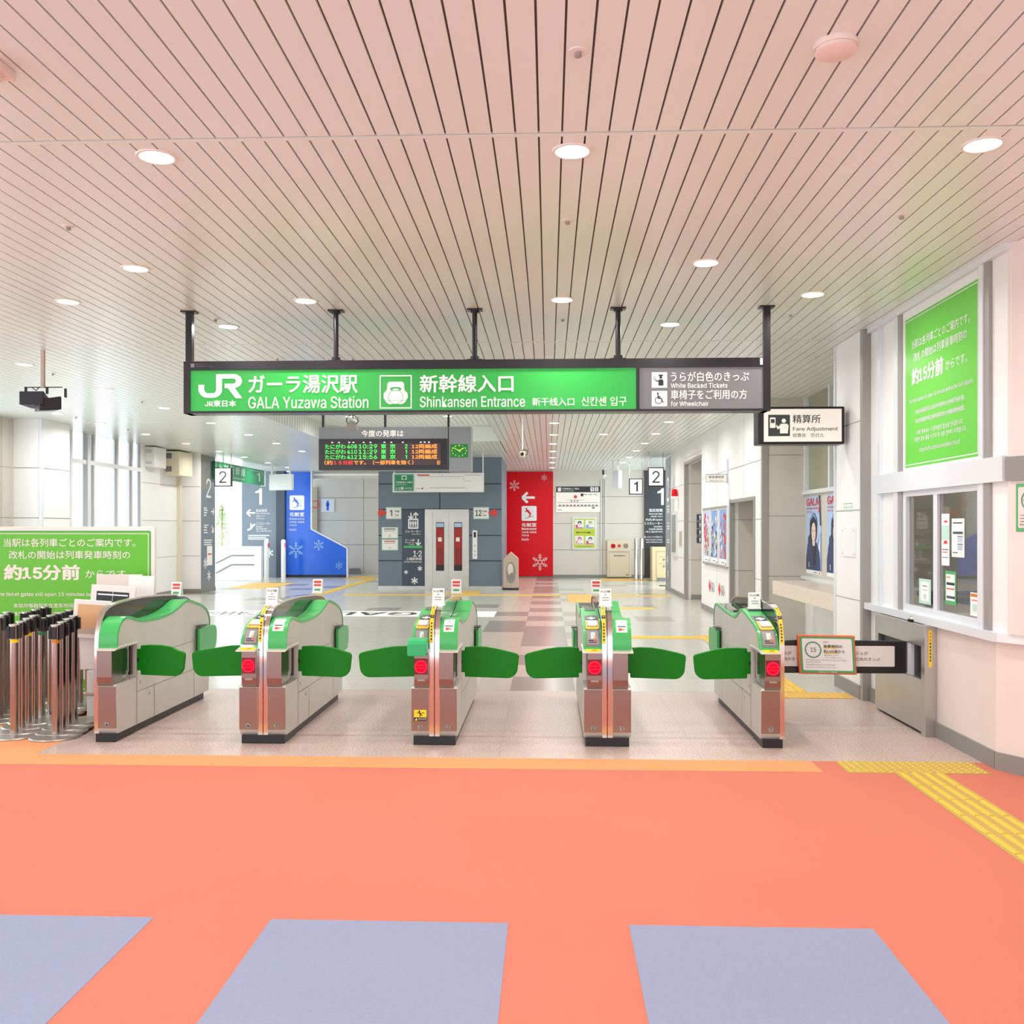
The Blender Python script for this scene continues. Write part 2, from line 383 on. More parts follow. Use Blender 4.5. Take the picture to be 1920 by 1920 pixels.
def floor_mat(name, kind):
    m = bpy.data.materials.new(name); m.use_nodes = True; nt = m.node_tree; L = nt.links.new
    b = nt.nodes['Principled BSDF']; tc = nt.nodes.new('ShaderNodeTexCoord')
    geo = nt.nodes.new('ShaderNodeNewGeometry')
    def node(t, **k):
        n = nt.nodes.new(t)
        for a, v in k.items(): setattr(n, a, v)
        return n
    def math_(op, a, b_=None):
        n = node('ShaderNodeMath', operation=op)
        for i, x in enumerate((a, b_)):
            if x is None: continue
            if isinstance(x, (int, float)): n.inputs[i].default_value = x
            else: L(x, n.inputs[i])
        return n.outputs[0]
    sep = node('ShaderNodeSeparateXYZ'); L(geo.outputs['Position'], sep.inputs[0])
    X, Y = sep.outputs[0], sep.outputs[1]
    nz = node('ShaderNodeTexNoise'); nz.inputs['Scale'].default_value = {'carpet': 260, 'pink': 70, 'grey': 8}[kind]
    nz.inputs['Detail'].default_value = 4; L(geo.outputs['Position'], nz.inputs['Vector'])
    big = node('ShaderNodeTexNoise'); big.inputs['Scale'].default_value = 1.2; L(geo.outputs['Position'], big.inputs['Vector'])
    MATS[name] = m
    if kind == 'grey':
        tw, th = 0.30, 0.82
        ix = math_('FLOOR', math_('DIVIDE', math_('ADD', X, 0.36), tw)); iy = math_('FLOOR', math_('DIVIDE', math_('SUBTRACT', Y, 8.72), th))
        cb = node('ShaderNodeCombineXYZ'); L(math_('FLOOR', math_('DIVIDE', ix, 2)), cb.inputs[0]); L(iy, cb.inputs[1])
        wn = node('ShaderNodeTexWhiteNoise', noise_dimensions='2D'); L(cb.outputs[0], wn.inputs['Vector'])
        # darker courses in the middle lane
        lane = math_('MULTIPLY', math_('GREATER_THAN', X, -0.36), math_('LESS_THAN', X, 0.84))
        core = math_('LESS_THAN', X, 0.24)
        alt = math_('LESS_THAN', math_('MODULO', math_('ADD', iy, math_('SUBTRACT', 1, core)), 2), 0.5)
        p_dark = math_('ADD', 0.10, math_('MULTIPLY', lane, math_('MULTIPLY', alt, math_('ADD', 0.5, math_('MULTIPLY', core, 0.4)))))
        dark = math_('MULTIPLY', math_('LESS_THAN', wn.outputs['Value'], p_dark), math_('ADD', 0.55, math_('MULTIPLY', core, 0.4)))
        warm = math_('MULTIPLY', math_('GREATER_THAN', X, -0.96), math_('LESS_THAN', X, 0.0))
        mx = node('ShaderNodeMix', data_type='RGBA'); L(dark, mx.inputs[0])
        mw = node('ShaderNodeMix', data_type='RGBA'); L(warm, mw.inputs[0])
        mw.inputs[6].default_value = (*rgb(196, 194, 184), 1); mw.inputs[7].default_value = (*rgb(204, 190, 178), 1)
        L(mw.outputs[2], mx.inputs[6]); mx.inputs[7].default_value = (*rgb(150, 143, 136), 1)
        fx = math_('FRACT', math_('DIVIDE', math_('ADD', X, 0.36), tw)); fy = math_('FRACT', math_('DIVIDE', math_('SUBTRACT', Y, 8.72), th))
        g = math_('MAXIMUM', math_('LESS_THAN', fx, 0.014), math_('LESS_THAN', fy, 0.014))
        mg = node('ShaderNodeMix', data_type='RGBA'); L(math_('MULTIPLY', g, 0.55), mg.inputs[0])
        L(mx.outputs[2], mg.inputs[6]); mg.inputs[7].default_value = (*rgb(150, 146, 138), 1)
        mp = node('ShaderNodeMapping'); mp.inputs['Scale'].default_value = (1.2, 9, 1); L(geo.outputs['Position'], mp.inputs[0])
        st = node('ShaderNodeTexNoise'); st.inputs['Scale'].default_value = 3; st.inputs['Detail'].default_value = 5; L(mp.outputs[0], st.inputs['Vector'])
        sc = math_('ADD', 0.88, math_('MULTIPLY', st.outputs['Fac'], 0.24))
        vm = node('ShaderNodeVectorMath', operation='SCALE'); L(mg.outputs[2], vm.inputs[0]); L(sc, vm.inputs['Scale'])
        L(vm.outputs[0], b.inputs['Base Color']); b.inputs['Roughness'].default_value = 0.22
        b.inputs['Specular IOR Level'].default_value = 0.6
    elif kind == 'pink':
        fx = math_('FRACT', math_('DIVIDE', math_('ADD', X, 0.33), 0.66)); fy = math_('FRACT', math_('DIVIDE', math_('SUBTRACT', Y, 6.62), 0.72))
        g = math_('MAXIMUM', math_('LESS_THAN', fx, 0.008), math_('LESS_THAN', fy, 0.008))
        mx = node('ShaderNodeMix', data_type='RGBA')
        mr = node('ShaderNodeMapRange'); mr.inputs[1].default_value = 0.35; mr.inputs[2].default_value = 0.65; L(nz.outputs['Fac'], mr.inputs[0])
        L(mr.outputs[0], mx.inputs[0]); mx.inputs[6].default_value = (*rgb(174, 148, 138), 1); mx.inputs[7].default_value = (*rgb(218, 196, 186), 1)
        mg = node('ShaderNodeMix', data_type='RGBA'); L(math_('MULTIPLY', g, 0.4), mg.inputs[0]); L(mx.outputs[2], mg.inputs[6]); mg.inputs[7].default_value = (*rgb(150, 132, 126), 1)
        L(mg.outputs[2], b.inputs['Base Color']); b.inputs['Roughness'].default_value = 0.33
    else:
        c = {'carpet_salmon': rgb(212, 126, 106), 'carpet_blue': rgb(150, 158, 184), 'carpet_orange': rgb(232, 158, 108)}[name]
        a = math_('ADD', 0.80, math_('MULTIPLY', nz.outputs['Fac'], 0.30)); a = math_('ADD', a, math_('MULTIPLY', big.outputs['Fac'], 0.10))
        vm = node('ShaderNodeVectorMath', operation='SCALE'); vm.inputs[0].default_value = c; L(a, vm.inputs['Scale'])
        L(vm.outputs[0], b.inputs['Base Color']); b.inputs['Roughness'].default_value = 0.95; b.inputs['Specular IOR Level'].default_value = 0.15
        bp = node('ShaderNodeBump'); bp.inputs['Strength'].default_value = 0.25; bp.inputs['Distance'].default_value = 0.002
        L(nz.outputs['Fac'], bp.inputs['Height']); L(bp.outputs[0], b.inputs['Normal'])
    return m
for n in ('carpet_salmon', 'carpet_blue', 'carpet_orange'): floor_mat(n, 'carpet')
floor_mat('tile_pink', 'pink'); floor_mat('tile_grey', 'grey')

H = 3.225
# ---------------------------------------------------------------- floor
m = MB().use('tile_grey').box(-8.6, 4.2, 8.72, 32.0, -0.12, 0)
m.use('tile_grey').box(-10.6, -8.6, 22.4, 28.7, -0.12, 0)
struct(m, 'floor')
struct(MB().use('tile_pink').box(-3.41, 4.2, 6.16, 8.72, -0.12, 0), 'floor')
m = MB().use('carpet_salmon').box(-8.6, 4.2, -3.2, 6.16, -0.12, 0.0)
m.use('carpet_salmon').box(-8.6, -3.41, 6.16, 8.72, -0.12, 0)
f = Face2(m, (0, 0, 0), (1, 0, 0), (0, 1, 0), 0.001)
f.rect('carpet_orange', -8.6, 5.88, 1.685, 6.16)
f.rect('carpet_orange', -8.6, 6.16, -3.41, 8.0)
for k in range(-4, 3):
    x0 = -1.064+k*1.366
    if x0+0.91 > 1.3: continue
    f.rect('carpet_blue', x0, 1.2, x0+0.91, 3.59)
struct(m, 'floor')
# tactile paving
def tactile_dots(x0, x1, y0, y1, label, matn='tac_yellow', dot='tac_bright', h=0.004, step=0.05, grp=None):
    b = MB().use(matn).box(x0, x1, y0, y1, 0.0, h); b.use(dot)
    nx = max(1, round((x1-x0)/step)); ny = max(1, round((y1-y0)/step))
    for i in range(nx):
        for j in range(ny):
            b.lathe([(0.011, h), (0.009, h+0.004), (0.0, h+0.0045)], (x0+(i+.5)*(x1-x0)/nx, y0+(j+.5)*(y1-y0)/ny, 0), n=8)
    return tag(b.build('tactile_paving', loc=((x0+x1)/2, (y0+y1)/2, 0)), label, 'tactile paving', grp)
def tactile_bars(x0, x1, y0, y1, label, along='y', matn='tac_yellow', bar='tac_bright', h=0.004, nb=4, tile=0.29, grp=None):
    b = MB().use(matn).box(x0, x1, y0, y1, 0.0, h); b.use(bar)
    if along == 'y':
        for i in range(nb):
            cx = x0+(i+.5)*(x1-x0)/nb; y = y1
            while y > y0+0.02:
                e = max(y-tile+0.012, y0)
                b.prismy([(cx-0.016, h), (cx-0.011, h+0.005), (cx+0.011, h+0.005), (cx+0.016, h)], e, y-0.006); y -= tile
    else:
        for i in range(nb):
            cy = y0+(i+.5)*(y1-y0)/nb; x = x0
            while x < x1-0.02:
                e = min(x+tile-0.012, x1)
                b.prismx([(cy-0.016, h), (cy-0.011, h+0.005), (cy+0.011, h+0.005), (cy+0.016, h)], x+0.006, e); x += tile
    return tag(b.build('tactile_paving', loc=((x0+x1)/2, (y0+y1)/2, 0)), label, 'tactile paving', grp)
tactile_dots(1.835, 2.69, 5.87, 6.155, 'yellow dotted warning strip on the carpet edge before the fare adjustment counter', step=0.047)
tactile_bars(2.115, 2.41, -1.0, 5.87, 'yellow guide strip with raised bars crossing the salmon carpet toward the camera')
tactile_dots(1.62, 2.69, 8.43, 8.71, 'yellow dotted warning strip just behind the black barrier of the wide passage', 'tac_far', 'tac_bright', step=0.055)
tactile_bars(2.08, 2.36, 8.71, 13.1, 'yellow guide strip with raised bars leading from the wide passage into the hall', matn='tac_far')
tactile_bars(0.6, 2.08, 12.9, 13.15, 'orange yellow guide strip running left just behind gate two', 'x', 'tac_far')
tactile_dots(2.08, 2.62, 12.82, 13.3, 'yellow dotted junction patch beside the white wall with the three posters', 'tac_far', step=0.06)
tactile_bars(-1.9, 0.33, 20.95, 21.2, 'thin yellow guide strip on the floor in front of the elevator', 'x', 'tac_far')
tactile_bars(-4.6, -1.9, 20.95, 21.2, 'thin yellow guide strip on the floor left of the elevator doors', 'x', 'tac_far')
tactile_dots(-2.3, -1.6, 21.3, 22.4, 'yellow dotted patch on the floor below the elevator call buttons', 'tac_far', step=0.08)
tactile_dots(0.4, 0.95, 19.1, 21.4, 'yellow dotted patch in the middle of the hall behind gate two', 'tac_far', step=0.09)
tactile_bars(0.95, 2.7, 20.9, 21.15, 'thin yellow guide strip running to the far right column', 'x', 'tac_far')
tactile_bars(0.95, 1.95, 17.6, 17.85, 'short yellow guide strip in the hall before the wall posters', 'x', 'tac_far')
tactile_bars(-5.3, -5.05, 21.2, 27.6, 'yellow guide strip leading back toward the restroom passage', 'y', 'tac_far')
tactile_dots(-6.05, -5.2, 27.6, 29.2, 'yellow dotted patch on the floor at the restroom passage', 'tac_far', step=0.1)
tactile_dots(-8.0, -6.9, 23.2, 25.6, 'pale yellow dotted patch beside the white stair railing', 'tac_far', step=0.11)
tactile_dots(1.5, 2.8, 26.9, 28.2, 'yellow patch at the foot of the chrome bollards on the far right', 'tac_far', step=0.11)
# mirrored floor decal, read from the platform side
b = MB().use('white_paper').box(-6.3, -0.93, 15.95, 16.95, 0, 0.003)
f = Face2(b, (0, 0, 0.003), (-1, 0, 0), (0, -1, 0), 0.001)
f.text('ink', 'GALA', 2.3, -16.75, 4.3, -16.15, 0.02); f.text('ink', 'YUZAWA', 4.5, -16.75, 6.1, -16.15, 0.0)
f.poly('pink_print', [(1.5, -16.45), (1.75, -16.2), (2.0, -16.45), (1.75, -16.7)])
tag(b.build('floor_decal'), 'long white floor decal with upside-down lettering lying across the grey tiles', 'floor decal')

# ---------------------------------------------------------------- ceiling
PIT = 0.10202; GX = -0.044
joints = [-3.2, 0.4, 4.146, 8.79, 12.0, 15.2, 18.6, 21.9, 25.2, 28.75, 32.0]
RX0, RX1, RY0, RY1, RZ = -4.42, -0.98, 12.0, 18.82, 3.54
m = MB().use('ceiling_white')
def slats(m, xa, xb, ya, yb, z):
    k0 = math.ceil((xa-GX)/PIT); k1 = math.floor((xb-GX)/PIT)
    xs = [xa]+[GX+k*PIT for k in range(k0, k1+1)]+[xb]
    for a, c in zip(xs, xs[1:]):
        if c-a < 0.02: continue
        m.box(a+0.0045, c-0.0045, ya+0.03, yb-0.014, z, z+0.012)
    m.box(xa, xb, ya, ya+0.03, z, z+0.012)
for a, c in zip(joints, joints[1:]):
    xl = -8.6 if c < 18 else -10.6
    xr = 4.2
    spans = [(xl, xr, a, c)]
    if a >= RY0-0.1 and c <= 15.3: spans = [(xl, RX0, a, c), (RX1, xr, a, c)]
    elif abs(a-15.2) < .1: spans = [(xl, RX0, a, c), (RX1, xr, a, c)]
    elif abs(a-18.6) < .1: spans = [(xl, RX0, a, c), (RX1, xr, a, c), (RX0, RX1, RY1, c)]
    for sp in spans: slats(m, *sp, H)
slats(m, RX0, RX1, RY0, 15.2, RZ); slats(m, RX0, RX1, 15.2, RY1, RZ)
m.box(RX0-0.02, RX0, RY0, RY1, H, RZ+0.02); m.box(RX1, RX1+0.02, RY0, RY1, H, RZ+0.02)
m.box(RX0, RX1, RY0-0.02, RY0, H, RZ+0.02); m.box(RX0, RX1, RY1, RY1+0.02, H, RZ+0.02)
m.use('joint')
for i in range(int((RY1-RY0)/0.16)):
    y = RY0+i*0.16
    m.add([(RX0+0.003, y, H), (RX0+0.003, y+0.012, H), (RX0+0.003, y+0.012, RZ), (RX0+0.003, y, RZ)], [(0, 1, 2, 3)])
m.use('groove').box(-10.6, 4.2, -3.2, 12.0, H+0.014, H+0.05)
m.box(-10.6, RX0-0.03, 12.0, 32, H+0.014, H+0.05); m.box(RX1+0.03, 4.2, 12.0, 32, H+0.014, H+0.05)
m.box(RX0-0.03, RX1+0.03, RY1+0.03, 32, H+0.014, H+0.05); m.box(RX0-.02, RX1+.02, RY0, RY1, RZ+0.014, RZ+0.05)
struct(m, 'ceiling')

# ---------------------------------------------------------------- walls
def jl(m, face, u0, u1, vs, w=0.008, mt='joint'):
    for v in vs: face.rect(mt, u0, v-w/2, u1, v+w/2)
def jv(m, face, v0, v1, us, w=0.008, mt='joint'):
    for u in us: face.rect(mt, u-w/2, v0, u+w/2, v1)
# right long white wall, x = 2.86 (faces -x; right = -y)
RW = 2.86
m = MB().use('wall_white')
m.box(RW, RW+0.12, 12.75, 13.28, 0, H); m.box(RW, RW+0.12, 13.28, 15.02, 1.91, H)
m.box(RW, RW+0.12, 15.02, 17.86, 0, H); m.box(RW, RW+0.12, 17.86, 20.0, 2.83, H); m.box(RW, RW+0.12, 20.0, 23.3, 0, H)
m.use('wall_cream').box(RW+0.04, 4.0, 15.025, 15.12, 0, H); m.box(RW+0.9, RW+1.0, 12.9, 15.0, 0, H)
m.box(RW+0.04, 4.2, 20.005, 20.1, 0, H); m.use('wall_white').box(RW+1.2, RW+1.3, 17.8, 20.0, 0, H); m.box(RW+0.12, RW+1.3, 17.7, 17.86, 0, H)
m.use('skirting').box(RW-0.012, RW, 15.02, 17.86, 0, 0.1); m.box(RW-0.012, RW, 20.0, 23.3, 0, 0.1); m.box(RW-0.012, RW, 12.75, 13.28, 0, 0.1)
m.box(RW+0.12, RW+0.9, 15.0, 15.02, 0, 0.1); m.box(RW+0.12, RW+1.2, 19.98, 20.0, 0, 0.1)
f = Face2(m, (RW, 0, 0), (0, -1, 0), (0, 0, 1), 0.003)
jl(m, f, -23.3, -20.0, (0.86, 2.42, 1.65)); jl(m, f, -17.86, -15.02, (2.42,)); jl(m, f, -20, -17.86, (2.95,)); jl(m, f, -15.02, -12.75, (2.42,)); jl(m, f, -13.28, -12.75, (0.8, 1.62))
jv(m, f, 0, H, (-21.9, -16.2)); jv(m, f, 2.0, H, (-14.0,))
f2 = Face2(m, (0, 15.02, 0), (1, 0, 0), (0, 0, 1), 0.003); jl(m, f2, RW+.05, RW+.9, (0.83, 1.63))
f2 = Face2(m, (0, 20.0, 0), (1, 0, 0), (0, 0, 1), 0.003); jl(m, f2, RW+.05, RW+1.2, (0.83, 1.63, 2.43))
struct(m, 'wall_right')
m = MB().use('alu_dark').box(RW-0.02, RW+0.045, 14.98, 15.06, 0, 1.95); m.box(RW-0.02, RW+0.045, 13.24, 15.04, 1.89, 1.94); m.box(RW-0.02, RW+0.045, 13.24, 13.29, 0, 1.9)
m.box(RW-0.02, RW+0.05, 19.96, 20.04, 0, 2.88); m.box(RW-0.02, RW+0.05, 17.84, 20.02, 2.82, 2.88)
m.box(RW-0.03, RW+0.045, 12.68, 12.76, 0, H)
struct(m, 'trim_1')
# recess wall behind the shelf
m = MB().use('wall_cream').box(RW+0.03, 4.0, 12.7, 12.78, 0, H)
f = Face2(m, (0, 12.7, 0), (1, 0, 0), (0, 0, 1), 0.003); jl(m, f, RW+.05, 3.4, (0.86, 1.66, 2.47))
struct(m, 'wall_recess_back')
m = MB().use('wall_cream').box(3.4, 3.5, 9.1, 12.7, 0.7, 1.95); m.use('wall_white').box(3.4, 3.5, 9.1, 12.7, 0, 0.7)
m.use('window_green').box(3.43, 3.5, 9.1, 12.7, 1.99, H)
m.use('alu').box(3.36, 3.45, 9.1, 12.7, 1.94, 1.99)
for y in (12.64, 11.55, 10.2): m.box(3.38, 3.45, y, y+0.06, 1.99, H)
m.use('alu').box(3.34, 3.4, 9.1, 12.7, 0.83, 0.87)
struct(m, 'wall_recess_side')
# column between recess and booth
m = MB().use('wall_white').box(2.73, 3.5, 8.39, 9.13, 0, H)
f = Face2(m, (2.73, 0, 0), (0, -1, 0), (0, 0, 1), 0.003); jl(m, f, -9.13, -8.39, (0.86, 1.66, 2.44), 0.006)
m.use('skirting').box(2.715, 2.73, 8.39, 9.13, 0, 0.12)
m.use('alu').box(2.715, 2.76, 9.11, 9.145, 0, H); m.use('alu_dark').box(2.72, 2.8, 8.32, 8.39, 0, H)
m.use('wall_white').box(2.79, 2.95, 8.05, 8.33, 0, H); m.use('skirting').box(2.775, 2.79, 8.05, 8.33, 0, 0.12)
struct(m, 'wall_column_right')
# ticket booth wall
BX = 2.78
m = MB().use('booth_panel').box(BX, BX+0.1, 6.0, 8.05, 0, 0.8)
m.use('skirting').box(BX-0.012, BX, 6.0, 8.05, 0, 0.11)
m.use('alu').box(BX-0.05, BX+0.12, 5.93, 8.36, 0.8, 0.855)
m.use('alu').box(BX-0.03, BX+0.08, 5.86, 8.14, 1.785, 1.94)
m.use('wall_white').box(BX+0.01, BX+0.08, 7.70, 8.05, 0.855, 1.785); m.box(BX+0.01, BX+0.08, 7.70, 8.05, 1.94, H)
m.box(BX+0.01, BX+0.08, 5.83, 6.07, 0.855, 1.785); m.box(BX+0.01, BX+0.08, 5.83, 6.07, 1.94, H)
m.use('white_gloss').box(BX+0.0, BX+0.1, 6.14, 7.6, 1.94, H)
m.use('alu')
for y0, y1 in ((7.62, 7.70), (6.14, 6.2), (8.02, 8.07)):
    m.box(BX-0.02, BX+0.06, y0, y1, 0.855, H)
m.use('alu_dark').box(BX-0.012, BX+0.06, 7.55, 7.62, 0.855, H); m.box(BX-0.012, BX+0.06, 6.07, 6.14, 0.855, H)
m.use('alu').box(BX-0.03, BX+0.05, 5.83, 8.3, H-0.045, H)
struct(m, 'wall_booth')
def chamfer(m, y, z0, z1, mt, t=0.1, dx=0.0):
    p = [(BX+dx, y), (BX+0.5+dx, y-0.85), (BX+0.5+t, y-0.85), (BX+0.5+t, y), (BX+t, y+0.0)]
    m.use(mt).prismz(p, z0, z1)
m = MB(); chamfer(m, 6.0, 0, 0.8, 'booth_panel'); chamfer(m, 5.85, 0.855, H, 'booth_panel')
chamfer(m, 5.99, 0, 0.11, 'skirting', dx=-0.014); chamfer(m, 5.93, 0.8, 0.855, 'alu', dx=-0.03); chamfer(m, 5.84, 1.785, 1.93, 'skirting', dx=-0.02)
m.use('booth_panel').box(BX+0.5, BX+0.6, -3.2, 5.15, 0, H)
struct(m, 'wall_booth_corner')
# booth window: frames and panes
m = MB().use('alu')
for y0, y1 in ((6.20, 6.26), (6.895, 6.965), (7.49, 7.55)): m.box(BX+0.0, BX+0.05, y0, y1, 0.855, 1.785)
m.box(BX, BX+0.05, 6.2, 7.55, 0.855, 0.91); m.box(BX, BX+0.05, 6.2, 7.55, 1.742, 1.785)
w = struct(m, 'window_1')
MB().use('glass').box(BX+0.02, BX+0.026, 6.25, 6.9, 0.905, 1.745).build('pane', w)
MB().use('glass').box(BX+0.03, BX+0.036, 6.96, 7.5, 0.905, 1.745).build('pane', w)
# booth interior
m = MB().use('booth_inside').box(5.3, 5.4, 5.0, 8.4, 0, H); m.box(BX+0.12, 5.3, 8.3, 8.4, 0, H); m.box(BX+0.6, 5.3, 4.9, 5.0, 0, H)
f = Face2(m, (0, 8.3, 0), (1, 0, 0), (0, 0, 1), 0.003); jv(m, f, 0, H, (3.4, 4.0, 4.6))
struct(m, 'wall_booth_inside')
# left wall, columns, window wall
LW = -8.45
m = MB().use('wall_cream').box(LW-0.1, LW, 13.8, 14.7, 0, H); m.use('wall_white').box(LW-0.1, LW, 19.3, 22.5, 0, H)
m.use('wall_white').box(LW-0.1, LW, 15.5, 16.4, 0, H); m.box(LW-0.1, LW, 16.4, 19.3, 0, 0.3)
f = Face2(m, (LW, 0, 0), (0, 1, 0), (0, 0, 1), 0.003); jl(m, f, 6, 14.6, (0.86, 1.66, 2.45)); jl(m, f, 19.3, 21.5, (0.86, 1.66, 2.45)); jv(m, f, 0, H, (14.3,))
m.use('skirting').box(LW, LW+0.012, 19.3, 21.45, 0, 0.1)
struct(m, 'wall_left')
def column(y0, y1, name, side):
    m = MB().use('wall_white').box(LW, -8.0, y0, y1, 0, H)
    f = Face2(m, (0, y0, 0), (1, 0, 0), (0, 0, 1), 0.003); jl(m, f, LW, -8.0, (0.86, 1.66, 2.45), 0.01)
    if side:
        f = Face2(m, (-8.0, 0, 0), (0, 1, 0), (0, 0, 1), 0.004); jl(m, f, y0, y1, (0.86, 1.66, 2.45), 0.01)
        m.use('alu').box(-8.03, -7.985, y0-0.02, y0+0.04, 0, H)
    m.use('skirting').box(LW, -7.985, y0-0.012, y0, 0, 0.1); m.box(-8.0, -7.985, y0, y1, 0, 0.1)
    return struct(m, name)
column(14.64, 15.52, 'wall_column_left', True)
column(21.45, 22.42, 'wall_column_left_far', False)
m = MB().use('white_gloss')
for y in (16.4, 17.05, 17.25, 18.2, 18.85, 19.25): m.box(LW-0.08, LW+0.02, y, y+0.06, 0.3, H)
m.box(LW-0.08, LW+0.02, 16.4, 19.3, 2.66, 2.74); m.box(LW-0.08, LW+0.02, 16.4, 19.3, 0.3, 0.36); m.box(LW-0.08, LW+0.02, 16.4, 19.3, 1.4, 1.46)
m.use('alu').box(LW-0.06, LW+0.05, 16.95, 17.05, 0.3, H)
w = struct(m, 'window_2')
MB().use('glass').box(LW-0.04, LW-0.034, 16.44, 19.26, 0.34, H).build('pane', w)
# back walls
m = MB().use('wall_beige').box(-1.6, 3.0, 28.6, 28.7, 0, H)
f = Face2(m, (0, 28.6, 0), (1, 0, 0), (0, 0, 1), 0.005); jl(m, f, 0.13, 2.87, (0.843, 1.637, 2.442), 0.014); jv(m, f, 0, H, (1.62,), 0.012)
m.use('skirting').box(-1.6, 2.87, 28.58, 28.6, 0, 0.09)
m.use('wall_beige').box(3.9, 4.2, 28.6, 28.7, 0, H)
struct(m, 'wall_back')
m = MB().use('graphic_black').box(2.87, 3.9, 28.5, 28.6, 0, H); m.use('graphic_black').box(RW, RW+1.4, 24.6, 24.7, 0, 0.02)
struct(m, 'wall_back_right')
m = MB().use('wall_beige').box(-8.2, -4.17, 31.0, 31.1, 0, H); m.box(-8.0, -4.1, 28.9, 29.0, H-0.2, H)
f = Face2(m, (0, 31.0, 0), (1, 0, 0), (0, 0, 1), 0.005); jl(m, f, -8.2, -4.17, (0.95, 1.75, 2.5), 0.014); jv(m, f, 0, H, (-6.1,), 0.012)
m.use('white_gloss').box(-7.2, -4.3, 28.7, 28.78, 3.1, 3.16)
m.use('wall_beige').box(-4.2, -4.1, 25.6, 31.0, 0, H)
struct(m, 'wall_back_left')
# elevator shaft wall
EY = 23.05
m = MB().use('slate').box(-4.171, -1.148, EY, 25.8, 0.08, H); m.use('steel').box(-4.175, -1.144, EY-0.005, 25.7, 0, 0.08)
f = Face2(m, (0, EY, 0), (1, 0, 0), (0, 0, 1), 0.005)
jl(m, f, -4.171, -1.148, (2.578, 1.955), 0.025, 'joint_dark'); jl(m, f, -4.171, -3.03, (1.32, 0.70), 0.025, 'joint_dark'); jl(m, f, -1.946, -1.148, (1.32, 0.70), 0.025, 'joint_dark')
jv(m, f, 1.955, H, (-2.662,), 0.025, 'joint_dark')
struct(m, 'wall_elevator')

# ---------------------------------------------------------------- ceiling fixtures
def lamp(x, y, z, label, grp, r=0.078):
    t = thing('downlight', (x, y, z), label, 'ceiling light', grp)
    MB().use('lamp_rim').lathe([(r*1.16, 0.004), (r*1.2, 0.0), (r*1.16, -0.006), (r*1.0, -0.006), (r*0.97, 0.0)], (x, y, z), n=28).build('rim', t, smooth=True)
    MB().use('lamp_face').lathe([(0.0, -0.003), (r, -0.003), (r, -0.0015), (0.0, -0.0015)], (x, y, z), n=28).build('diffuser', t)
    ld = bpy.data.lights.new('lamp_light', 'AREA'); ld.shape = 'DISK'; ld.size = 0.15; ld.energy = LAMP_W; ld.spread = math.radians(165)
    ld.color = (1.0, 0.98, 0.955)
    lo = bpy.data.objects.new('lamp_light', ld); COL.objects.link(lo); lo.parent = t; lo.location = (0, 0, -0.012)
    return t
lamp(-1.82, 4.33, H, 'round downlight nearest the camera, left of the three in the front row', 'front downlights')
lamp(0.107, 4.338, H, 'round downlight in the middle of the front row just past the first ceiling joint', 'front downlights')
lamp(1.95, 4.337, H, 'round downlight of the front row at the upper right, left of the green poster', 'front downlights')
lamp(-2.743, 6.185, H, 'round downlight above and left of the station sign, in front of its left pole', 'downlights over the gates')
lamp(-3.66, 7.07, H, 'round downlight far left of the station sign, beyond the nearest left one', 'downlights over the gates')
lamp(-1.845, 7.12, H, 'round downlight close to the left inner hanger pole of the station sign', 'downlights over the gates')
lamp(0.1, 7.16, H, 'round downlight between the middle two hanger poles of the station sign', 'downlights over the gates')
lamp(1.948, 7.07, H, 'round downlight right of the rightmost hanger pole near the booth', 'downlights over the gates')
lamp(1.02, 6.2, H, 'round downlight between front row and station sign on the right', 'downlights over the gates')
lamp(-2.741, 8.0, H, 'small downlight just right of the leftmost sign hanger pole', 'downlights over the gates')
lamp(1.024, 8.06, H, 'small downlight left of the rightmost sign hanger pole', 'downlights over the gates')
lamp(-5.52, 9.77, H, 'downlight at the far left above the hanging loudspeakers', 'left hall downlights')
lamp(-5.51, 11.57, H, 'downlight right of the hanging loudspeakers on the ceiling', 'left hall downlights')
lamp(-5.52, 13.4, H, 'downlight left of the lower left corner of the station sign', 'left hall downlights')
lamp(-7.4, 14.0, H, 'downlight hidden partly below the black loudspeakers', 'left hall downlights')
lamp(-7.4, 15.35, H, 'downlight in front of the white left column', 'left hall downlights')
for x, nm, ys in ((-7.4, 'leftmost', (17.12, 19.05, 21.0, 22.75, 24.7, 26.6)), (-5.54, 'second left', (15.34, 17.29, 19.06, 21.06, 23.0, 24.9)),
                  (0.09, 'middle', (15.56, 17.5, 19.4, 21.28, 23.2, 24.95, 27.1)), (1.95, 'right', (15.47, 17.39, 19.35, 21.2, 23.1, 25.0))):
    for i, y in enumerate(ys):
        o = ('nearest', 'second', 'third', 'fourth', 'fifth', 'sixth', 'farthest')[i] if i < len(ys)-1 else 'farthest'
        lamp(x, y, H, '%s lamp of the %s line of hall downlights below the station sign' % (o, nm), '%s line of hall downlights' % nm)
for x, y in ((0.1, 9.8), (1.95, 9.8), (-1.8, 9.8), (0.1, 11.7), (1.95, 11.7), (0.1, 13.6), (1.95, 13.6)):
    lamp(x, y, H, 'downlight in the hall ceiling hidden behind the big green station sign', 'downlights behind the station sign')
lamp(-3.64, 17.2, RZ, 'left of two downlights in the raised ceiling above the departure board', 'raised ceiling downlights')
lamp(-1.84, 17.2, RZ, 'right of two downlights in the raised ceiling above the departure board', 'raised ceiling downlights')
lamp(1.01, 17.45, H, 'flat ceiling disc, lit like the downlights, between the middle and right lamp lines', 'hall ceiling discs')  # disc gets the same glowing face and light as the downlights
